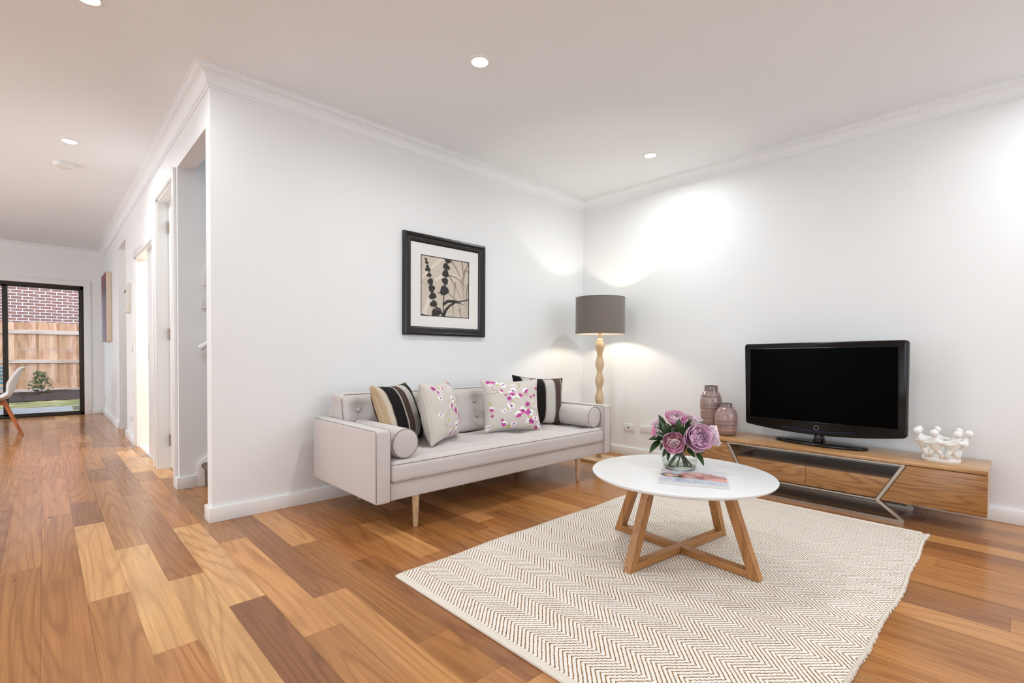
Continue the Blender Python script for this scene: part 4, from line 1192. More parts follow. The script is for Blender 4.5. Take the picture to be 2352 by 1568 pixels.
def cover(u, v):
    # u along the long side from the masthead, v across from the near edge
    c = np.ones(u.shape+(3,))*L3(196, 204, 220)
    c = blend(c, fbm(u, v, 8, 2)*0.25+0.2, L3(210, 216, 228))
    red, skin, hair = L3(206, 40, 70), L3(226, 170, 148), L3(70, 52, 46)
    for a, b, w_ in (((0.01, 0.97), (0.17, 0.955), 0.020), ((0.01, 0.86), (0.17, 0.79), 0.022), ((0.0, 0.62), (0.16, 0.78), 0.014), ((0.0, 0.20), (0.17, 0.22), 0.022), ((0.02, 0.40), (0.16, 0.30), 0.014), ((0.01, 0.905), (0.10, 0.90), 0.012)):
        d, _ = seg_dist(u, v*0.83, (a[0], a[1]*0.83), (b[0], b[1]*0.83))
        c = blend(c, (w_*0.5-d)/0.004+0.5, red)
    def ell(x, y, rx, ry, col, rot=0.0, soft=0.12):
        nonlocal c
        ca, sa = math.cos(rot), math.sin(rot)
        du, dv = (u-x)*ca+(v-y)*sa, -(u-x)*sa+(v-y)*ca
        c = blend(c, (1-np.hypot(du/rx, dv/ry))/soft, col)
    n = fbm(u*1.5, v, 12, 3)
    robe = np.clip((1-np.abs(v-0.55-0.10*np.sin((u-0.3)*5)+0.10*(u-0.5))/(0.20+0.10*np.sin((u-0.25)*4)))/0.12, 0, 1)*np.clip((u-0.27)/0.05, 0, 1)
    rc = blend(np.ones(u.shape+(3,))*L3(196, 132, 126), (n+0.25)*1.2, L3(160, 98, 96))
    rc = blend(rc, (0.1-n)*0.9-0.2, L3(222, 172, 158))
    c = c*(1-robe[..., None])+rc*robe[..., None]
    ell(0.13, 0.56, 0.14, 0.16, hair); ell(0.25, 0.52, 0.10, 0.14, hair)
    ell(0.15, 0.55, 0.085, 0.10, skin); ell(0.24, 0.53, 0.05, 0.05, skin)
    ell(0.20, 0.53, 0.012, 0.035, L3(190, 90, 90)); ell(0.13, 0.60, 0.012, 0.02, hair); ell(0.13, 0.51, 0.012, 0.02, hair)
    ell(0.46, 0.50, 0.10, 0.03, L3(226, 200, 205)); ell(0.55, 0.42, 0.12, 0.03, L3(150, 96, 92), 0.2)
    ell(0.90, 0.40, 0.16, 0.12, L3(222, 160, 138), -0.25)
    # barcode box and columns of small text lines
    box = lambda a, b, p, q: ((u > a) & (u < b) & (v > p) & (v < q)).astype(float)
    c = blend(c, box(0.80, 0.93, 0.82, 0.95), L3(246, 246, 246))
    c = blend(c, box(0.84, 0.915, 0.85, 0.92)*(np.sin(u*420) > 0.1), L3(40, 40, 44))
    rngl = np.random.RandomState(5)
    for a, b, p, q in ((0.24, 0.31, 0.10, 0.30), (0.34, 0.46, 0.12, 0.28), (0.50, 0.58, 0.10, 0.26), (0.60, 0.66, 0.10, 0.24), (0.70, 0.82, 0.07, 0.21), (0.86, 0.92, 0.06, 0.17), (0.21, 0.27, 0.90, 0.96)):
        k = 6
        for i in range(k):
            x0 = a+(b-a)*i/k
            c = blend(c, box(x0, x0+(b-a)/k*0.45, p+rngl.uniform(0, 0.05), q-rngl.uniform(0, 0.06))*0.7, L3(120, 122, 138))
    c = blend(c, box(0.0, 1.0, 0.0, 0.035), L3(236, 234, 234))
    for a in (0.06, 0.42, 0.92):
        c = blend(c, box(a, a+0.06, 0.008, 0.026)*(np.sin(u*500) > 0), L3(70, 66, 72))
    return c
me = paint_mesh('front_cover', 170, 140, cover, lambda u, v: np.stack([-MW/2+MW*u, -MHt/2+MHt*v, 0.0134-0.0012*np.abs(v-0.45)], -1))
child_local(link('front_cover', me, painted('cover_print', 0.22)), mag)

# ---- glass vase with peonies
VX, VY, VR = 2.438, 1.252, 0.090
VZ = TZ
vase = tag(empty('glass_vase', (VX, VY, VZ)), 'low round clear glass vase holding peonies on the coffee table', 'vase')
GV = clear_glass('vase_glass', (0.975, 0.985, 0.975, 1), 0.03)
outer = [(0.062, 0.0), (0.076, 0.004), (0.084, 0.014), (0.090, 0.034), (0.090, 0.060), (0.084, 0.092), (0.072, 0.115), (0.066, 0.125)]
inner = [(0.063, 0.125), (0.069, 0.113), (0.081, 0.090), (0.0865, 0.060), (0.0865, 0.036), (0.080, 0.022), (0.06, 0.018), (0.0005, 0.018)]
bm = B()
bm_lathe(bm, [(r, VZ+z_) for r, z_ in outer+inner], 64, (VX, VY), True, True)
build('bowl', bm, GV, vase, angle=40)
bm = B(); bm_lathe(bm, [(0.06, VZ+0.0012), (0.074, VZ+0.0052), (0.081, VZ+0.0145), (0.0790, VZ+0.0175), (0.0005, VZ+0.0172)], 64, (VX, VY)); t = NT('vase_base_glass'); t.set((0.90, 0.95, 0.88, 1), 0.0, trans=1.0); t.b.inputs['IOR'].default_value = 1.45
build('thick_base', bm, t.m, vase, smooth=True)
bm = B(); bm_lathe(bm, [(0.0795, VZ+0.0225), (0.0858, VZ+0.036), (0.086, VZ+0.044), (0.0005, VZ+0.044)], 64, (VX, VY), True, True)
build('water', bm, clear_glass('water_clear', (0.93, 0.955, 0.92, 1), 0.02), vase, smooth=True)

def petal_mesh(name, cup, ruff, seed):
    rng = random.Random(seed)
    nu, nv = 10, 10
    verts, faces = [], []
    ph = rng.uniform(0, 6)
    for j in range(nv+1):
        v = j/nv
        wd = 0.56*math.sqrt(max(0.0, 1-((v-0.62)/0.385)**2)) if v > 0.62 else 0.14+0.42*math.sin(v/0.62*math.pi/2)
        for i in range(nu+1):
            u = i/nu*2-1
            x = u*wd
            y = v*1.0
            zc = cup*(u*u*0.5*wd*2) + cup*0.55*v*v + ruff*v*v*math.sin(u*3.4*(1+0.3*ruff)+ph)*0.05
            verts.append((x, y, zc))
    for j in range(nv):
        for i in range(nu):
            a = j*(nu+1)+i
            faces.append((a, a+1, a+nu+2, a+nu+1))
    me = bpy.data.meshes.new(name)
    me.from_pydata(verts, [], faces)
    at = me.color_attributes.new('edge', 'FLOAT_COLOR', 'POINT')
    for k, vtx in enumerate(verts):
        v = (k//(nu+1))/nv; u = abs((k % (nu+1))/nu*2-1)
        e_ = max(0, (v-0.55)/0.45)**2.0*0.62+u**4*0.25
        at.data[k].color = (min(1, e_), 0, 0, 1)
    me.polygons.foreach_set('use_smooth', [True]*len(me.polygons))
    return me
t = NT('peony_petal')
ob = t.n('ShaderNodeObjectInfo')
ed = t.n('ShaderNodeAttribute', attribute_name='edge').outputs['Color']
sx_ = t.n('ShaderNodeSeparateColor'); t.l(ed, sx_.inputs[0])
vein = t.noise(t.pos((14, 1.2, 1), obj=True), 3, 2)
c = t.mix(sx_.outputs[0], ob.outputs['Color'], (0.95, 0.82, 0.88, 1))
c = t.mix(t.math('MULTIPLY', vein, 0.14), c, (0.70, 0.16, 0.36, 1))
t.set(c, 0.6, spec=0.2)
t.b.inputs['Subsurface Weight'].default_value = 0.0
PETAL = t.m
PETALS = [petal_mesh('petal', 0.55, 0.6, 1), petal_mesh('petal', 0.75, 1.0, 2), petal_mesh('petal', 0.4, 1.3, 3), petal_mesh('petal', 0.65, 2.2, 4)]
for me in PETALS: me.materials.append(PETAL)
t = NT('peony_leaf')
nzl = t.noise(t.pos((1, 1, 1), obj=True), 25, 2)
t.set(t.mix(nzl, (0.010, 0.032, 0.007, 1), (0.032, 0.078, 0.015, 1)), 0.35)
LEAF = t.m
STEMM = plain('flower_stem', (0.035, 0.055, 0.018, 1), 0.5, var=0.2)
def leaf_obj(base, tip, wd, parent, droop=0.0, side=None):
    base, tip = Vector(base), Vector(tip)
    d = tip-base; L = d.length; d.normalize()
    view = (CAM-base).normalized()
    nrm = (view*0.75 + Vector((0, 0, 0.65)))
    if side: nrm = nrm + Rv*side
    nrm = (nrm - d*nrm.dot(d)).normalized()
    s = d.cross(nrm).normalized()
    n_ = 9
    verts, faces = [], []
    for i in range(n_+1):
        t_ = i/n_
        w_ = wd*L*2.6*(t_+0.015)**0.62*(1-t_)**0.95
        c_ = base + d*(L*t_) + nrm*(0.10*L*math.sin(math.pi*t_)) + Vector((0, 0, -droop*L*t_*t_))
        verts += [c_ - s*w_ + nrm*w_*0.25, c_, c_ + s*w_ + nrm*w_*0.25]
    for i in range(n_):
        a = i*3
        faces += [(a, a+1, a+4, a+3), (a+1, a+2, a+5, a+4)]
    me = bpy.data.meshes.new('leaf'); me.from_pydata([tuple(v) for v in verts], [], faces)
    return link('leaf', me, LEAF, parent, smooth=True)
VD = (Vector((VX, VY, 0.5))-CAM).dot(Fv)         # distance of the vase from the camera along the view
def VP(lat, dep, z_):
    f = Vector((Fv.x, Fv.y, 0)).normalized(); r = Vector((Rv.x, Rv.y, 0)).normalized()
    p = Vector((VX, VY, 0)) + r*lat + f*dep
    return Vector((p.x, p.y, z_))
PINK, DEEP, PALE, LILAC, CORAL = (0.72, 0.20, 0.44), (0.56, 0.07, 0.22), (0.93, 0.82, 0.84), (0.86, 0.50, 0.70), (0.92, 0.58, 0.50)
def rot_to(n_):
    """matrix whose Z axis is n_"""
    z_ = n_.normalized(); x_ = z_.orthogonal().normalized(); y_ = z_.cross(x_)
    return Matrix((x_, y_, z_)).transposed()
def peony(c_, r, n_, label, outer, mid, heart, foot, group='peonies in the glass vase', rings=3, open_=1.0, seed=0):
    rng = random.Random(seed)
    e = empty('peony', (foot.x, foot.y, foot.z))
    tag(e, label, 'flower', group)
    R_ = rot_to(n_)
    calyx = c_ - n_.normalized()*r*0.55
    specs = []
    if rings >= 1:
        for k in range(7): specs.append((k*2*math.pi/7+rng.uniform(-.2, .2), rad(18+34*open_)*1.0, 1.18, outer, 0))
    if rings >= 2:
        for k in range(7): specs.append((k*2*math.pi/7+0.45+rng.uniform(-.2, .2), rad(36), 1.05, mid, 1))
    if rings >= 3:
        for n_, el_, sc_ in ((10, 50, 0.98), (10, 60, 0.90), (9, 70, 0.83), (6, 80, 0.76)):
            for k in range(n_): specs.append((k*2*math.pi/n_+rng.uniform(-.3, .3), rad(el_), sc_, heart, 3))
    for (a, el, sc, col, kind) in specs:
        o = bpy.data.objects.new('petal', PETALS[kind if rng.random() < 0.8 else 2])
        COL.objects.link(o)
        el2 = el+rng.uniform(-0.1, 0.1)
        M = R_.to_4x4() @ Matrix.Rotation(a, 4, 'Z') @ Matrix.Translation((0, r*0.10, 0)) @ Matrix.Rotation(el2, 4, 'X')
        wx = 1.15 if kind < 3 else 0.62
        M = Matrix.Translation(calyx) @ M @ Matrix.Diagonal((r*sc*wx, r*sc*1.30, r*sc*0.95, 1))
        o.parent = e; o.matrix_parent_inverse = e.matrix_world.inverted()
        o.matrix_world = M
        k = rng.uniform(0.85, 1.15)
        o.color = (min(1, col[0]*k), min(1, col[1]*k), min(1, col[2]*k), 1)
    bm = B(); bm_sphere(bm, calyx, r*0.30, 10, 8)
    build('calyx', bm, LEAF, e, smooth=True)
    mid_p = Vector((VX, VY, VZ+0.115)) + (calyx-Vector((VX, VY, 0))).to_2d().to_3d()*0.22
    bm = B(); bm_tube(bm, [calyx, calyx.lerp(mid_p, 0.5)+Vector((0, 0, 0.01)), mid_p, foot.lerp(mid_p, 0.4), foot], 0.0052, 7)
    build('stem', bm, STEMM, e, smooth=True)
    return e
cv = -Vector((Fv.x, Fv.y, 0)).normalized(); rv = Vector((Rv.x, Rv.y, 0)).normalized(); up = Vector((0, 0, 1))
FZ = VZ+0.021
big = peony(VP(0.060, -0.07, 0.592), 0.073, cv+rv*0.15+up*0.30, 'large open lilac pink peony, the biggest bloom in the vase', LILAC, (0.92, 0.66, 0.80), (0.80, 0.42, 0.68), VP(-0.045, 0.03, FZ), seed=1, open_=0.9)
bl2 = peony(VP(-0.064, -0.09, 0.580), 0.047, cv*1.0-rv*0.30-up*0.10, 'dark-edged rose peony hanging low over the vase rim', DEEP, (0.66, 0.16, 0.34), CORAL, VP(0.05, 0.03, FZ), seed=2, open_=0.35)
bl3 = peony(VP(-0.028, -0.005, 0.674), 0.050, cv*0.55+up*0.9, 'rose pink peony at the top of the bouquet', PINK, (0.80, 0.34, 0.56), (0.92, 0.62, 0.66), VP(0.01, -0.055, FZ), seed=3, open_=0.5)
wh1 = peony(VP(0.160, 0.00, 0.592), 0.056, rv*0.9+cv*0.3+up*0.2, 'white and lilac peony behind the biggest bloom', PALE, (0.88, 0.66, 0.82), PALE, VP(-0.058, -0.015, FZ), seed=4, open_=0.8)
wh2 = peony(VP(0.080, 0.05, 0.666), 0.045, up*1.0+rv*0.3, 'cream white peony at the back of the bouquet top', PALE, (0.86, 0.76, 0.74), PALE, VP(-0.03, -0.05, FZ), seed=5, open_=0.7)
bd1 = peony(VP(-0.128, -0.01, 0.612), 0.031, -rv*1.0+up*0.1, 'pink tipped peony bud pointing out toward the sofa', PALE, PINK, PALE, VP(0.056, -0.015, FZ), seed=6, open_=0.1, rings=2)
bd2 = peony(VP(-0.105, 0.05, 0.660), 0.030, -rv*0.5+up*0.8, 'pale peony bud behind the leaves above the outward bud', PALE, PALE, PINK, VP(0.03, -0.045, FZ), seed=7, open_=0.1, rings=2)
def bq(px, py, dep=0.0): return at_depth(1470+px/7.465, 930+py/7.465, VD+dep)
for (pe, b0, t0, d0, d1_, wd) in (
        (bl3, (405, 430), (313, 160), 0.0, -0.03, 0.20), (bl3, (650, 450), (676, 222), -0.085, -0.095, 0.25), (bl3, (745, 340), (690, 112), 0.03, 0.03, 0.20),
        (wh2, (775, 385), (897, 236), 0.0, -0.01, 0.20), (bd2, (430, 500), (280, 368), -0.02, -0.04, 0.20), (bd1, (430, 590), (140, 592), -0.03, -0.05, 0.19),
        (bd1, (345, 610), (158, 828), -0.03, -0.06, 0.19), (bd1, (400, 640), (345, 772), -0.05, -0.06, 0.22), (bl2, (490, 740), (385, 892), -0.07, -0.10, 0.22),
        (bl2, (495, 800), (476, 970), -0.08, -0.11, 0.18), (big, (810, 740), (942, 905), -0.06, -0.10, 0.24), (big, (975, 815), (1098, 1048), -0.05, -0.09, 0.18),
        (wh1, (1010, 320), (1140, 350), 0.0, 0.0, 0.24), (bl3, (720, 480), (855, 395), -0.02, -0.03, 0.22), (wh1, (1060, 740), (1232, 742), -0.01, -0.01, 0.16),
        (big, (930, 800), (1110, 835), -0.03, -0.04, 0.14), (bl3, (520, 430), (480, 320), -0.03, -0.03, 0.28), (bl3, (600, 560), (440, 300), 0.0, -0.02, 0.16),
        (bl2, (620, 640), (540, 420), 0.02, 0.0, 0.22), (wh2, (690, 620), (760, 440), 0.02, 0.0, 0.24), (wh2, (700, 720), (800, 560), 0.02, 0.0, 0.28), (bl2, (640, 720), (700, 560), 0.02, 0.02, 0.28), (bl3, (560, 600), (470, 440), 0.03, 0.02, 0.30), (wh2, (640, 600), (620, 400), 0.03, 0.02, 0.28),
        (bl3, (700, 700), (640, 500), 0.0, -0.02, 0.30), (bd1, (520, 700), (390, 560), 0.02, 0.0, 0.28), (big, (760, 760), (720, 600), -0.03, -0.04, 0.30), (bd2, (500, 560), (420, 330), 0.03, 0.03, 0.26),
        (wh2, (760, 560), (820, 330), 0.05, 0.06, 0.26), (bl2, (600, 790), (660, 680), -0.05, -0.06, 0.30), (big, (720, 820), (800, 700), -0.02, -0.04, 0.30), (wh1, (900, 760), (1000, 640), 0.0, 0.0, 0.28),
        (bl3, (600, 520), (520, 390), -0.05, -0.05, 0.24), (bl3, (700, 520), (745, 330), -0.05, -0.05, 0.22), (bd2, (470, 520), (345, 250), -0.05, -0.06, 0.18), (bd1, (440, 560), (260, 470), -0.06, -0.08, 0.20),
        (big, (745, 720), (735, 560), -0.06, -0.06, 0.20)):
    leaf_obj(bq(*b0, d0), bq(*t0, d1_), wd, pe)

# ================================================================== TV CABINET
KX0, KX1, KY0, KY1, KZ = 3.797, 4.225, 0.121, 1.930, 0.383
cab = tag(empty('tv_cabinet', ((KX0+KX1)/2, (KY0+KY1)/2, 0)), 'long low oak media cabinet with angled steel frame under the television', 'media cabinet')
def cabwood(name, seed, bands=42): return wood(name, lin(126, 80, 40), lin(182, 132, 78), 'Y', 8.5, bands, 0.36, 0.12, coat=0.15, seed=seed, contrast=0.33)
bm = B(); bm_box(bm, KX0-0.002, KX1, KY0, KY1, KZ-0.021, KZ, bevel=0.0015)
build('top_panel', bm, wood('cab_top_oak', lin(158, 110, 62), lin(206, 158, 106), 'Y', 9, 30, 0.28, 0.08, coat=0.3, contrast=0.3), cab, angle=40)
zt, zb = KZ-0.0245, 0.122
fx = KX0+0.020
CARC = plain('carcass_dark', (0.05, 0.035, 0.025, 1), 0.4)
def yin(z_): return 0.490+(0.618-0.490)*(zt-z_)/(zt-zb)          # inner slanted line of the unit by the wall end
mir = lambda y: KY0+KY1-y
for side, nm in ((0, 'near'), (1, 'far')):
    f = (lambda y: y) if side == 0 else mir
    body = [(f(KY0+0.002), zt), (f(yin(zt)-0.006), zt), (f(yin(zb)-0.006), zb), (f(KY0+0.002), zb)]
    bm = B(); bm_prism(bm, body, fx, KX1-0.004, 'X'); unit = build('unit_body', bm, wood('cab_side_oak', lin(158, 110, 62), lin(206, 158, 106), 'X', 9, 30, 0.25, 0.08, coat=0.5, contrast=0.3), cab)
    g = 0.002
    door = [(f(KY0), zt-g), (f(yin(zt)-0.014), zt-g), (f(yin(zb)-0.014), zb), (f(KY0), zb)]
    bm = B(); bm_prism(bm, door, KX0, fx-0.001, 'X', 0.0012); build('door', bm, cabwood('cab_door_%s' % nm, 3.1+side*4.7, 100), unit, angle=40)
ZD1, ZD0 = 0.262, 0.128
# shelf board above the drawers and drawer box
bm = B(); bm_prism(bm, [(yin(ZD1)+0.012, ZD1), (mir(yin(ZD1)+0.012), ZD1), (mir(yin(ZD0)+0.012), ZD0), (yin(ZD0)+0.012, ZD0)], fx, KX1-0.004, 'X')
build('drawer_case', bm, plain('smoked_shelf', (0.26, 0.18, 0.125, 1), 0.4), cab)
mid_y = (KY0+KY1)/2
for side in (0, 1):
    f = (lambda y: y) if side == 0 else mir
    poly = [(f(yin(ZD1)+0.013), ZD1), (f(mid_y-0.001), ZD1), (f(mid_y-0.001), ZD0), (f(yin(ZD0)+0.013), ZD0)]
    bm = B(); bm_prism(bm, poly, KX0+0.001, fx-0.001, 'X', 0.0012)
    build('drawer_front', bm, cabwood('cab_drawer_%d' % side, 11.3+side*6.1, 96), cab, angle=40)
def bar2d(bm, a, b, w_, x0, x1):
    a, b = Vector(a), Vector(b); d = (b-a).normalized(); p = Vector((-d.y, d.x))*w_/2
    bm_prism(bm, [tuple(a+p), tuple(b+p), tuple(b-p), tuple(a-p)], x0, x1, 'X')
for x0, x1 in ((KX0-0.004, KX0+0.028), (KX1-0.05, KX1-0.018)):
    bm = B(); W_ = 0.017
    e5 = 0.0004
    for q_, f in enumerate(((lambda y: y), mir)):
        bar2d(bm, (f(yin(zt)), zt+0.001), (f(yin(zb)+0.004), zb-0.006), W_, x0-e5*(1+q_), x1+e5*(1+q_))
        bar2d(bm, (f(yin(zb)+0.004), zb-0.002), (f(0.486), 0.0085), W_, x0-e5*(3+q_), x1+e5*(3+q_))
    bar2d(bm, (0.494, zt-0.004), (mir(0.494), zt-0.004), 0.010, x0+e5, x1-e5)
    bar2d(bm, (0.486, 0.0085), (mir(0.486), 0.0085), W_, x0+e5*2, x1-e5*2)
    bar2d(bm, (yin(zb)+0.01, zb-0.004), (mir(yin(zb)+0.01), zb-0.004), 0.010, x0+0.0015, x1-0.0015)
    build('steel_frame', bm, STEEL, cab)
bm = B()
bm_box(bm, KX0+0.03, KX1-0.05, 0.70, 1.35, zb-0.012, zb-0.002)
build('under_panel', bm, plain('under_panel_grey', (0.12, 0.10, 0.085, 1), 0.5), cab)

# ---- television
tvc = Vector((4.035, 1.012, KZ))
TVY = math.atan2(-0.071, 0.60)                  # slight turn toward the camera side
tv = bpy.data.objects.new('television', None); COL.objects.link(tv); tv.empty_display_size = 0.05
tv.matrix_world = Matrix.Translation(tvc) @ Matrix.Rotation(rad(-6.0), 4, 'Z')
tag(tv, 'black flat screen television on an oval stand', 'television')
GLOSS = plain('gloss_black', (0.006, 0.005, 0.005, 1), 0.06, var=0.2)
GLOSS2 = plain('bezel_black', (0.010, 0.008, 0.007, 1), 0.12, var=0.1, spec=0.22)
# local: x = depth (front is -x), y = along the wall, z up
roll_tv = Matrix.Rotation(rad(-0.8), 4, 'X')
def tv_outline(hw, ztop, zbot, bulge, rc, n_=8, narrow=0.008):
    pts = []
    def arc(cy_, cz_, a0, a1):
        for i in range(n_+1):
            a = a0+(a1-a0)*i/n_
            pts.append((cy_+rc*math.cos(a), cz_+rc*math.sin(a)))
    arc(hw-rc, ztop-rc, 0, math.pi/2); arc(-hw+rc, ztop-rc, math.pi/2, math.pi)
    arc(-hw+narrow+rc, zbot+rc, math.pi, 1.5*math.pi-0.08)
    for i in range(1, 24):
        y = -hw+narrow+rc+(2*hw-2*narrow-2*rc)*i/24
        pts.append((y, zbot-bulge*(1-(y/(hw-rc))**2)))
    arc(hw-narrow-rc, zbot+rc, 1.5*math.pi+0.08, 2*math.pi)
    return pts
ZT, ZB_ = 1.122-KZ, 0.490-KZ
o1 = tv_outline(0.523, ZT, ZB_, 0.036, 0.022)
def scaled(pts, k): return [(p[0]*(1-k/0.5), (p[1]-0.42)*(1-k/0.32)+0.42) for p in pts]
bm = B()
layers = [(-0.008, 0.010), (-0.014, 0.005), (-0.006, 0.0), (0.03, 0.0), (0.055, 0.02), (0.075, 0.09)]
layers = [(-0.030, 0.010), (-0.028, 0.004), (-0.020, 0.0), (0.022, 0.0), (0.035, 0.012), (0.060, 0.085)]
rings = [[bm.verts.new((x_, p[0], p[1])) for p in scaled(o1, k_)] for x_, k_ in layers]
for A, Bq in zip(rings, rings[1:]):
    for i in range(len(A)): bm.faces.new((A[i], A[(i+1) % len(A)], Bq[(i+1) % len(A)], Bq[i]))
bm.faces.new(rings[0][::-1]); bm.faces.new(rings[-1])
bmesh.ops.transform(bm, matrix=roll_tv, verts=bm.verts)
hs = child_local(build('housing', bm, GLOSS2, None, angle=35), tv)
def tv_part(name, bm, mat, angle=None, smooth=False):
    bmesh.ops.transform(bm, matrix=roll_tv, verts=bm.verts)
    return child_local(build(name, bm, mat, None, smooth=smooth, angle=angle), tv)
SZ0, SZ1, SHW = 0.548-KZ, 1.080-KZ, 0.475
bm = B(); bm_box(bm, -0.0315, -0.0300, -SHW, SHW, SZ0, SZ1); tv_part('screen', bm, plain('dark_screen', (0.0008, 0.0008, 0.0008, 1), 0.30, spec=0.025))
bm = B()
for d in ((-0.0325, -0.0302, -SHW-0.004, SHW+0.004, SZ1, SZ1+0.004), (-0.0325, -0.0302, -SHW-0.004, SHW+0.004, SZ0-0.004, SZ0), (-0.0325, -0.0302, -SHW-0.004, -SHW, SZ0, SZ1), (-0.0325, -0.0302, SHW, SHW+0.004, SZ0, SZ1)): bm_box(bm, *d)
tv_part('screen_surround', bm, GLOSS)
bm = B(); bm_tube(bm, [(-0.0306, 0.0+0.0155*math.cos(a), 0.508-KZ+0.0155*math.sin(a)) for a in [2*math.pi*i/40 for i in range(40)]], 0.0011, 6, closed=True)
tv_part('power_ring', bm, plain('ring_silver', (0.5, 0.48, 0.45, 1), 0.3, 0.6), smooth=True)
bm = B()
n_ = 30
bluepts = [(-0.0304, y, 0.482-KZ+0.016*(y/0.25)**2) for y in [-0.24+0.48*i/n_ for i in range(n_+1)]]
bm_tube(bm, bluepts, 0.0016, 5)
tv_part('blue_accent', bm, plain('blue_strip', (0.01, 0.03, 0.16, 1), 0.2), smooth=True)
bm = B(); bm_lathe(bm, [(0.060, 0.012), (0.050, 0.020), (0.036, 0.034), (0.032, 0.060), (0.034, 0.10)], 28, (0.02, 0.0)); child_local(build('neck', bm, GLOSS, None, smooth=True), tv)
bm = B()
bm_lathe(bm, [(0.97, 0.0), (0.995, 0.004), (1.0, 0.012), (0.99, 0.018), (0.96, 0.0215), (0.6, 0.0245), (0.001, 0.026)], 64)
for v in bm.verts: v.co.x *= 0.128; v.co.y *= 0.302
bmesh.ops.transform(bm, matrix=Matrix.Translation((0.02, 0, 0.0)), verts=bm.verts)
child_local(build('stand_base', bm, GLOSS, None, smooth=True), tv)

# ---- pottery vases on the cabinet
def pottery(name, x, y, prof_, label, seed):
    t = NT(name+'_glaze%d' % seed)
    p = t.pos(obj=False)
    sp = t.n('ShaderNodeSeparateXYZ'); t.l(p, sp.inputs[0])
    zn = t.math('ADD', sp.outputs[2], t.math('MULTIPLY', t.noise(t.pos((6, 6, 6)), 1.5, 2), 0.008))
    cb = t.n('ShaderNodeCombineXYZ'); t.l(t.math('MULTIPLY', zn, 75.0), cb.inputs[2]); cb.inputs[0].default_value = seed
    t.l(t.math('MULTIPLY', sp.outputs[0], 2.0), cb.inputs[0]); t.l(t.math('MULTIPLY', sp.outputs[1], 2.0), cb.inputs[1])
    n1 = t.noise(cb.outputs[0], 1.0, 3, 0.6)
    c = t.ramp(n1, [(0.30, lin(78, 74, 80)), (0.37, lin(136, 114, 112)), (0.50, lin(160, 134, 130)), (0.60, lin(170, 140, 132)), (0.66, lin(206, 160, 138)), (0.72, lin(150, 128, 126))])
    hi = prof_[-1][1]
    zz = t.math('MULTIPLY', t.math('SUBTRACT', sp.outputs[2], KZ), 1.0/hi)
    c = t.mix(t.ramp(zz, [(0.84, (0, 0, 0)), (0.90, (1, 1, 1))]), c, t.mix(0.5, c, lin(104, 90, 88)))
    t.set(c, 0.22, coat=0.3)
    t.bump(n1, 0.3, 0.002)
    e = tag(empty(name, (x, y, KZ)), label, 'vase', 'banded pottery vases on the media cabinet')
    bm = B()
    wall = [(r, KZ+z_) for r, z_ in prof_]
    ins = [(r-0.006, KZ+z_) for r, z_ in prof_[::-1] if z_ > 0.02]
    bm_lathe(bm, wall+ins+[(0.001, KZ+0.02)], 48, (x, y), True, True)
    build('body', bm, t.m, e, angle=60)
    bm = B(); bm_tube(bm, [(x+(prof_[-1][0]-0.003)*math.cos(2*math.pi*i/40), y+(prof_[-1][0]-0.003)*math.sin(2*math.pi*i/40), KZ+prof_[-1][1]) for i in range(40)], 0.0042, 6, closed=True)
    build('rim', bm, plain('rim_glaze', lin(98, 88, 86), 0.25), e, smooth=True)
pottery('pottery_vase', 4.035, 1.800, [(0.058, 0.0), (0.066, 0.006), (0.074, 0.06), (0.082, 0.14), (0.086, 0.22), (0.086, 0.26), (0.080, 0.295), (0.068, 0.325), (0.056, 0.340), (0.053, 0.350), (0.053, 0.385)], 'tall mauve banded pottery vase on the media cabinet', 3)
pottery('pottery_vase', 3.985, 1.652, [(0.062, 0.0), (0.072, 0.006), (0.082, 0.05), (0.088, 0.11), (0.086, 0.16), (0.076, 0.195), (0.060, 0.215), (0.050, 0.222), (0.046, 0.230), (0.044, 0.252)], 'short round mauve banded pottery vase beside the taller one', 8)

# ---- figurine: ring of linked figures
t = NT('distressed_white')
n1 = t.noise(t.pos((1, 1, 1.0), obj=True), 28, 4, 0.65)
n2 = t.noise(t.pos((1, 1, 0.3), obj=True), 90, 3, 0.6)
f = t.math('ADD', t.math('MULTIPLY', n1, 0.6), t.math('MULTIPLY', n2, 0.4))
c = t.ramp(f, [(0.30, lin(140, 120, 98)), (0.36, lin(206, 198, 186)), (0.42, lin(240, 237, 232)), (0.62, lin(244, 242, 238)), (0.72, lin(190, 178, 164))])
t.set(c, 0.65)
t.bump(f, 0.4, 0.004)
CHALK = t.m
GX, GY, GZ = 3.985, 0.338, KZ
orn = tag(empty('figurine', (GX, GY, GZ)), 'whitewashed ornament of small figures linked in a circle on the media cabinet', 'ornament')
GA, GBr = 0.081, 0.093
bm = B()
bm_lathe(bm, [(0.97, GZ), (1.0, GZ+0.005), (1.0, GZ+0.022), (0.96, GZ+0.029), (0.80, GZ+0.031), (0.001, GZ+0.031)], 48)
for v in bm.verts: v.co.x = GX+v.co.x*GA; v.co.y = GY+v.co.y*GBr
build('base', bm, CHALK, orn, angle=50)
NF = 7
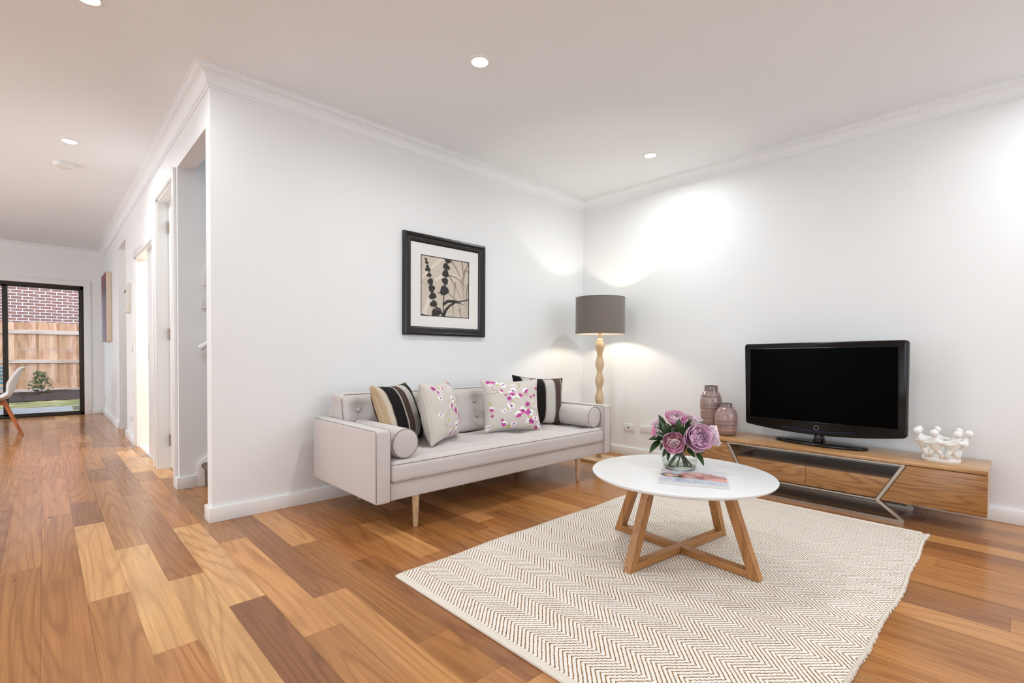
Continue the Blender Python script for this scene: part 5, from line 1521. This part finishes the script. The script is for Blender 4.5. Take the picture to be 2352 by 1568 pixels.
for i in range(NF):
    a = 2*math.pi*(i+0.28)/NF
    d = Vector((math.cos(a), math.sin(a), 0)); p = Vector((-d.y, d.x, 0))
    HS = 0.95
    def pt(r, z_, s=0.0): return Vector((GX+d.x*r*GA/0.095+p.x*s, GY+d.y*r*GBr/0.095+p.y*s, GZ+z_*HS))
    bm = B()
    for s_ in (-1, 1):
        bm_tube(bm, [pt(0.080, 0.024, s_*0.027), pt(0.083, 0.052, s_*0.022), pt(0.089, 0.080, s_*0.011)], [0.011, 0.0125, 0.015], 10)
    rings_ = []
    for (r_, z_, hw_, ht_) in ((0.083, 0.060, 0.010, 0.009), (0.087, 0.070, 0.023, 0.013), (0.096, 0.098, 0.030, 0.016), (0.106, 0.124, 0.037, 0.017), (0.112, 0.142, 0.036, 0.015), (0.117, 0.154, 0.015, 0.011), (0.119, 0.162, 0.008, 0.008)):
        cc = pt(r_, z_)
        rings_.append([bm.verts.new(cc + p*(hw_*math.cos(2*math.pi*q/14)) + (d*0.9+Vector((0, 0, -0.4)))*(ht_*math.sin(2*math.pi*q/14))) for q in range(14)])
    for A_, B_ in zip(rings_, rings_[1:]):
        for q in range(14): bm.faces.new((A_[q], A_[(q+1) % 14], B_[(q+1) % 14], B_[q]))
    bm.faces.new(rings_[0][::-1]); bm.faces.new(rings_[-1])
    for k_, zz in ((1, 0.139), (-1, 0.131)):
        pts_ = []
        for q in range(8):
            aa = a+k_*(2*math.pi/NF)*0.74*q/7
            rr = 0.113+0.005*math.sin(q/7*math.pi)
            pts_.append((GX+math.cos(aa)*rr*GA/0.095, GY+math.sin(aa)*rr*GBr/0.095, GZ+(zz-0.010*math.sin(q/7*math.pi))*HS))
        bm_tube(bm, pts_, [0.014, 0.013, 0.0125, 0.012, 0.0115, 0.011, 0.011, 0.009], 9)
    fig = build('figure', bm, CHALK, orn, smooth=True)
    bm = B(); bm_sphere(bm, pt(0.126, 0.188), 0.0215, 18, 14, 1, 1, 1.05)
    build('head', bm, CHALK, fig, smooth=True)

# ================================================================== DINING CHAIR
chair_at = Vector((-0.46, 8.60, 0))
chair = empty('dining_chair', tuple(chair_at), rad(90+4))
tag(chair, 'white moulded shell dining chair with splayed timber legs', 'chair')
SHELL = plain('white_shell', (0.80, 0.78, 0.75, 1), 0.30, var=0.01)
CHW = wood('chair_beech', lin(150, 74, 24), lin(190, 104, 42), 'Z', 14, 26, 0.4)
# local: front is +y, so the back leans toward -y
def shell_pt(s, u):
    """s 0 front edge .. 1 back top, u -1..1 across"""
    P_ = [(0.235, 0.425), (0.20, 0.445), (0.10, 0.437), (0.0, 0.428), (-0.09, 0.430), (-0.155, 0.462), (-0.195, 0.54), (-0.222, 0.64), (-0.250, 0.74), (-0.282, 0.815), (-0.310, 0.830)]
    W_ = [0.175, 0.20, 0.225, 0.232, 0.235, 0.232, 0.228, 0.220, 0.205, 0.178, 0.15]
    C_ = [0.0, 0.010, 0.022, 0.032, 0.045, 0.065, 0.075, 0.070, 0.055, 0.035, 0.02]
    x_ = s*(len(P_)-1); i = min(int(x_), len(P_)-2); f = x_-i
    sm = f
    L_ = lambda A: A[i]*(1-sm)+A[i+1]*sm
    y = P_[i][0]*(1-sm)+P_[i+1][0]*sm; z_ = P_[i][1]*(1-sm)+P_[i+1][1]*sm
    w_, c_ = L_(W_), L_(C_)
    back_ = min(1, max(0, (s-0.42)/0.25))
    cu = c_*abs(u)**2.6
    return Vector((u*w_, y+cu*back_*1.1, z_+cu*(1-back_)*1.1))
bm = B(); ns, nu = 40, 16
grid = [[bm.verts.new(shell_pt(i/ns, j/nu*2-1)) for j in range(nu+1)] for i in range(ns+1)]
for i in range(ns):
    for j in range(nu): bm.faces.new((grid[i][j], grid[i][j+1], grid[i+1][j+1], grid[i+1][j]))
o = build('seat_shell', bm, SHELL, None, smooth=True); child_local(o, chair)
md = o.modifiers.new('thick', 'SOLIDIFY'); md.thickness = 0.008; md.offset = 0
for sx in (-1, 1):
    for sy in (-1, 1):
        bm = B()
        bm_tube(bm, [(sx*0.215, sy*0.225-0.03, 0.0), (sx*0.10, sy*0.085-0.02, 0.415)], [0.014, 0.023], 14)
        child_local(build('leg', bm, CHW, None, angle=40), chair)
for sx in (-1, 1):
    bm = B(); bm_box(bm, sx*0.115-0.012, sx*0.115+0.012, -0.13, 0.09, 0.375, 0.408, bevel=0.004); child_local(build('seat_rail', bm, CHW, None, angle=40), chair)
bm = B(); bm_box(bm, -0.115, 0.115, -0.035, -0.012, 0.378, 0.405, bevel=0.004); child_local(build('cross_rail', bm, CHW, None, angle=40), chair)

# ================================================================== GARDEN BEYOND THE SLIDING DOOR
GZ0 = -0.08
struct(box_obj('ground', (-9, 7, YE+0.12, 24, GZ0-0.3, GZ0-0.02), plain('soil', (0.06, 0.045, 0.035, 1), 0.95, var=0.2)))
def rough_patch(name, x0, x1, y0, y1, nx, ny, zf, mat, label, cat):
    rng = np.random.RandomState(3)
    u, v = np.meshgrid(np.linspace(x0, x1, nx+1), np.linspace(y0, y1, ny+1))
    z_ = zf(u, v)+rng.uniform(-1, 1, u.shape)*0.006
    idx = np.arange((nx+1)*(ny+1)).reshape(ny+1, nx+1)
    f = np.stack([idx[:-1, :-1], idx[:-1, 1:], idx[1:, 1:], idx[1:, :-1]], -1).reshape(-1, 4)
    me = bpy.data.meshes.new(name); me.from_pydata(np.stack([u, v, z_], -1).reshape(-1, 3).tolist(), [], f.tolist())
    o = link(name, me, mat, None, smooth=True); o['kind'] = 'stuff'; tag(o, label, cat)
    return o
t = NT('lawn_grass')
c = t.ramp(t.noise(t.pos((1, 1, 1)), 3, 4), [(0.35, lin(96, 96, 52)), (0.55, lin(136, 130, 78)), (0.70, lin(176, 162, 124))])
t.set(c, 0.95); t.bump(t.noise(t.pos((1, 1, 1)), 90, 2), 0.8, 0.02)
rough_patch('lawn', -7, 5, YE+0.13, 15.34, 80, 60, lambda u, v: GZ0-0.012+0.01*np.sin(u*2)*np.sin(v*1.3), t.m, 'patchy green lawn between the paving and the garden bed', 'lawn')
t = NT('bark_mulch')
t.set(t.ramp(t.noise(t.pos((1, 1, 1)), 30, 3), [(0.3, lin(24, 14, 15)), (0.7, lin(58, 36, 34))]), 0.95); t.bump(t.noise(t.pos((1, 1, 1)), 50, 3), 1.0, 0.03)
rough_patch('mulch_bed', -7, 5, 15.34, 17.42, 120, 40, lambda u, v: GZ0+0.09*np.clip((v-15.35)/0.6, 0, 1)*(1+0.25*np.sin(u*3.1)+0.15*np.sin(u*7)), t.m, 'dark bark mulch bed along the foot of the paling fence', 'garden bed')
t = NT('exposed_aggregate')
t.set(t.ramp(t.noise(t.pos((1, 1, 1)), 55, 3), [(0.35, lin(112, 110, 114)), (0.65, lin(150, 146, 150))]), 0.9)
o = box_obj('paving_slab', (-3.0, 0.40, YE+0.13, 13.32, GZ0-0.05, GZ0+0.012), t.m, None, 0.006)
tag(o, 'pale grey aggregate paving slab outside the sliding door', 'paving')
# fence
FY = 17.5
fence = tag(empty('paling_fence', (0, FY, GZ0)), 'timber paling fence with three rails in front of the brick wall', 'fence')
PAL = []
for i, (a, b) in enumerate((((176, 118, 84), (226, 178, 146)), ((190, 134, 98), (236, 194, 164)), ((160, 112, 74), (206, 160, 122)), ((184, 124, 92), (230, 186, 160)))):
    PAL.append(wood('paling_%d' % i, lin(*a), lin(*b), 'Z', 5, 20, 0.8, 0.25, world=True, seed=i*3.3, contrast=0.35))
x = -3.2
k = 0
rngf = random.Random(4)
while x < 2.2:
    w_ = 0.195
    ht = 1.77+rngf.uniform(-0.012, 0.012)
    # back row palings with cover palings lapped over the gaps
    bm = B(); bm_box(bm, x, x+w_*0.72, FY-0.016, FY, GZ0+0.02, ht, bevel=0.002); build('paling', bm, PAL[k % 4], fence)
    bm = B(); bm_box(bm, x+w_*0.70, x+w_*1.02, FY+0.001, FY+0.016, GZ0+0.02, ht-0.004, bevel=0.002); build('paling', bm, PAL[(k*3+1) % 4], fence)
    x += w_; k += 1
RAILW = wood('rail_timber', lin(176, 140, 122), lin(226, 206, 196), 'X', 5, 20, 0.8, 0.2, world=True, contrast=0.3)
for z0, z1 in ((1.475, 1.575), (0.735, 0.82), (0.0, 0.075)):
    bm = B(); bm_box(bm, -3.2, 2.2, FY-0.062, FY-0.0165, z0, z1, bevel=0.003); build('rail', bm, RAILW, fence)
# neighbour's brick wall
BY, BW_, BHt, JT = 20.4, 0.2285, 0.0715, 0.0185
bwall = tag(empty('brick_house_wall', (0, BY, GZ0)), 'red brown brick house wall with pale mortar behind the fence', 'brick wall')
box_obj('mortar', (-3.4, 4.0, BY, BY+0.2, GZ0, 4.6), plain('pale_mortar', lin(238, 234, 244), 0.9, var=0.05), bwall)
bm = B(); bm_box(bm, -BW_/2, BW_/2, -0.004, 0.02, -BHt/2, BHt/2, bevel=0.002, seg=1)
bme = bpy.data.meshes.new('brick'); bm.to_mesh(bme); bm.free()
t = NT('brick_clay')
oi = t.n('ShaderNodeObjectInfo')
c = t.mix(t.noise(t.pos((3, 3, 12)), 4, 3), lin(136, 90, 80), lin(178, 126, 112))
c = t.mix(t.math('MULTIPLY', oi.outputs['Random'], 0.6), c, lin(130, 98, 92))
t.set(c, 0.9)
bme.materials.append(t.m)
bx, bz = BW_+JT, BHt+JT
far_bricks = []
row = 0
z_ = 1.35
while z_ < 4.5:
    off = (row % 2)*bx/2-0.06
    for i in range(-14, 16):
        X_ = off+i*bx
        q = proj((X_, BY, z_))
        vis = q and -14 < q[0] < 200 and 628 < q[1] < 752
        if vis:
            o = bpy.data.objects.new('brick', bme); COL.objects.link(o)
            o.location = (X_, BY, z_); o.parent = bwall; o.matrix_parent_inverse = bwall.matrix_world.inverted()
        else: far_bricks.append((X_, z_))
    z_ += bz; row += 1
bm = B()
for X_, zz in far_bricks: bm_box(bm, X_-BW_/2, X_+BW_/2, BY-0.008, BY+0.02, zz-BHt/2, zz+BHt/2)
o = build('brick_field', bm, t.m, bwall); o['kind'] = 'stuff'
# young shrub in the mulch
sp0 = Vector((-0.06, 16.55, GZ0+0.06))
shrub = tag(empty('young_shrub', tuple(sp0)), 'young leafy shrub planted in the mulch before the fence', 'shrub')
SHL = plain('shrub_leaf', (0.10, 0.16, 0.055, 1), 0.5, var=0.4, scale=8)
rs = random.Random(11)
bm = B()
for k in range(5):
    a = k*1.26
    bm_tube(bm, [sp0, sp0+Vector((0.07*math.cos(a), 0.07*math.sin(a), 0.24)), sp0+Vector((0.15*math.cos(a), 0.13*math.sin(a), 0.42+0.06*(k % 3)))], 0.006, 6)
build('stems', bm, plain('shrub_stem', (0.10, 0.07, 0.04, 1), 0.7), shrub)
lm = bpy.data.meshes.new('leaf'); lm.from_pydata([(0, 0, 0), (0.32, 0.22, 0.05), (0, 1, -0.12), (-0.32, 0.22, 0.05), (0, 0.45, 0.0)], [], [(0, 1, 4), (1, 2, 4), (2, 3, 4), (3, 0, 4)]); lm.materials.append(SHL)
for k in range(210):
    o = bpy.data.objects.new('leaf', lm); COL.objects.link(o)
    h = rs.random()**0.8
    a = rs.uniform(0, 6.28)
    r_ = (0.08+0.13*math.sin(math.pi*min(1, h+0.15)))*rs.uniform(0.3, 1.0)
    s_ = rs.uniform(0.08, 0.14)
    M = Matrix.Translation(sp0+Vector((r_*math.cos(a), r_*math.sin(a), 0.04+0.52*h))) @ Matrix.Rotation(a-1.57+rs.uniform(-.6, .6), 4, 'Z') @ Matrix.Rotation(rs.uniform(-0.7, 0.6), 4, 'X') @ Matrix.Diagonal((s_, s_, s_, 1))
    o.parent = shrub; o.matrix_parent_inverse = shrub.matrix_world.inverted(); o.matrix_world = M
# teal slatted garden chair just past the door post
gc = tag(empty('garden_chair', (-0.70, 12.6, GZ0+0.012)), 'teal slatted metal garden chair on the paving outside', 'chair')
TEAL = plain('teal_enamel', lin(70, 140, 158), 0.35)
g0 = Vector((-0.70, 12.6, GZ0+0.012))
for dx in (-0.2, 0.2):
    for dy in (-0.2, 0.2):
        bm = B(); bm_tube(bm, [g0+Vector((dx*1.1, dy*1.1, 0)), g0+Vector((dx, dy, 0.44 if dy < 0 else 0.82))], 0.012, 8); build('leg', bm, TEAL, gc, smooth=True)
for k in range(6):
    bm = B(); bm_box(bm, g0.x-0.21, g0.x+0.21, g0.y-0.2+k*0.072, g0.y-0.2+k*0.072+0.05, g0.z+0.43, g0.z+0.445, bevel=0.003); build('seat_slat', bm, TEAL, gc)
for k in range(5):
    bm = B(); bm_box(bm, g0.x-0.21, g0.x+0.21, g0.y+0.2, g0.y+0.215, g0.z+0.50+k*0.068, g0.z+0.545+k*0.068, bevel=0.003); build('back_slat', bm, TEAL, gc)
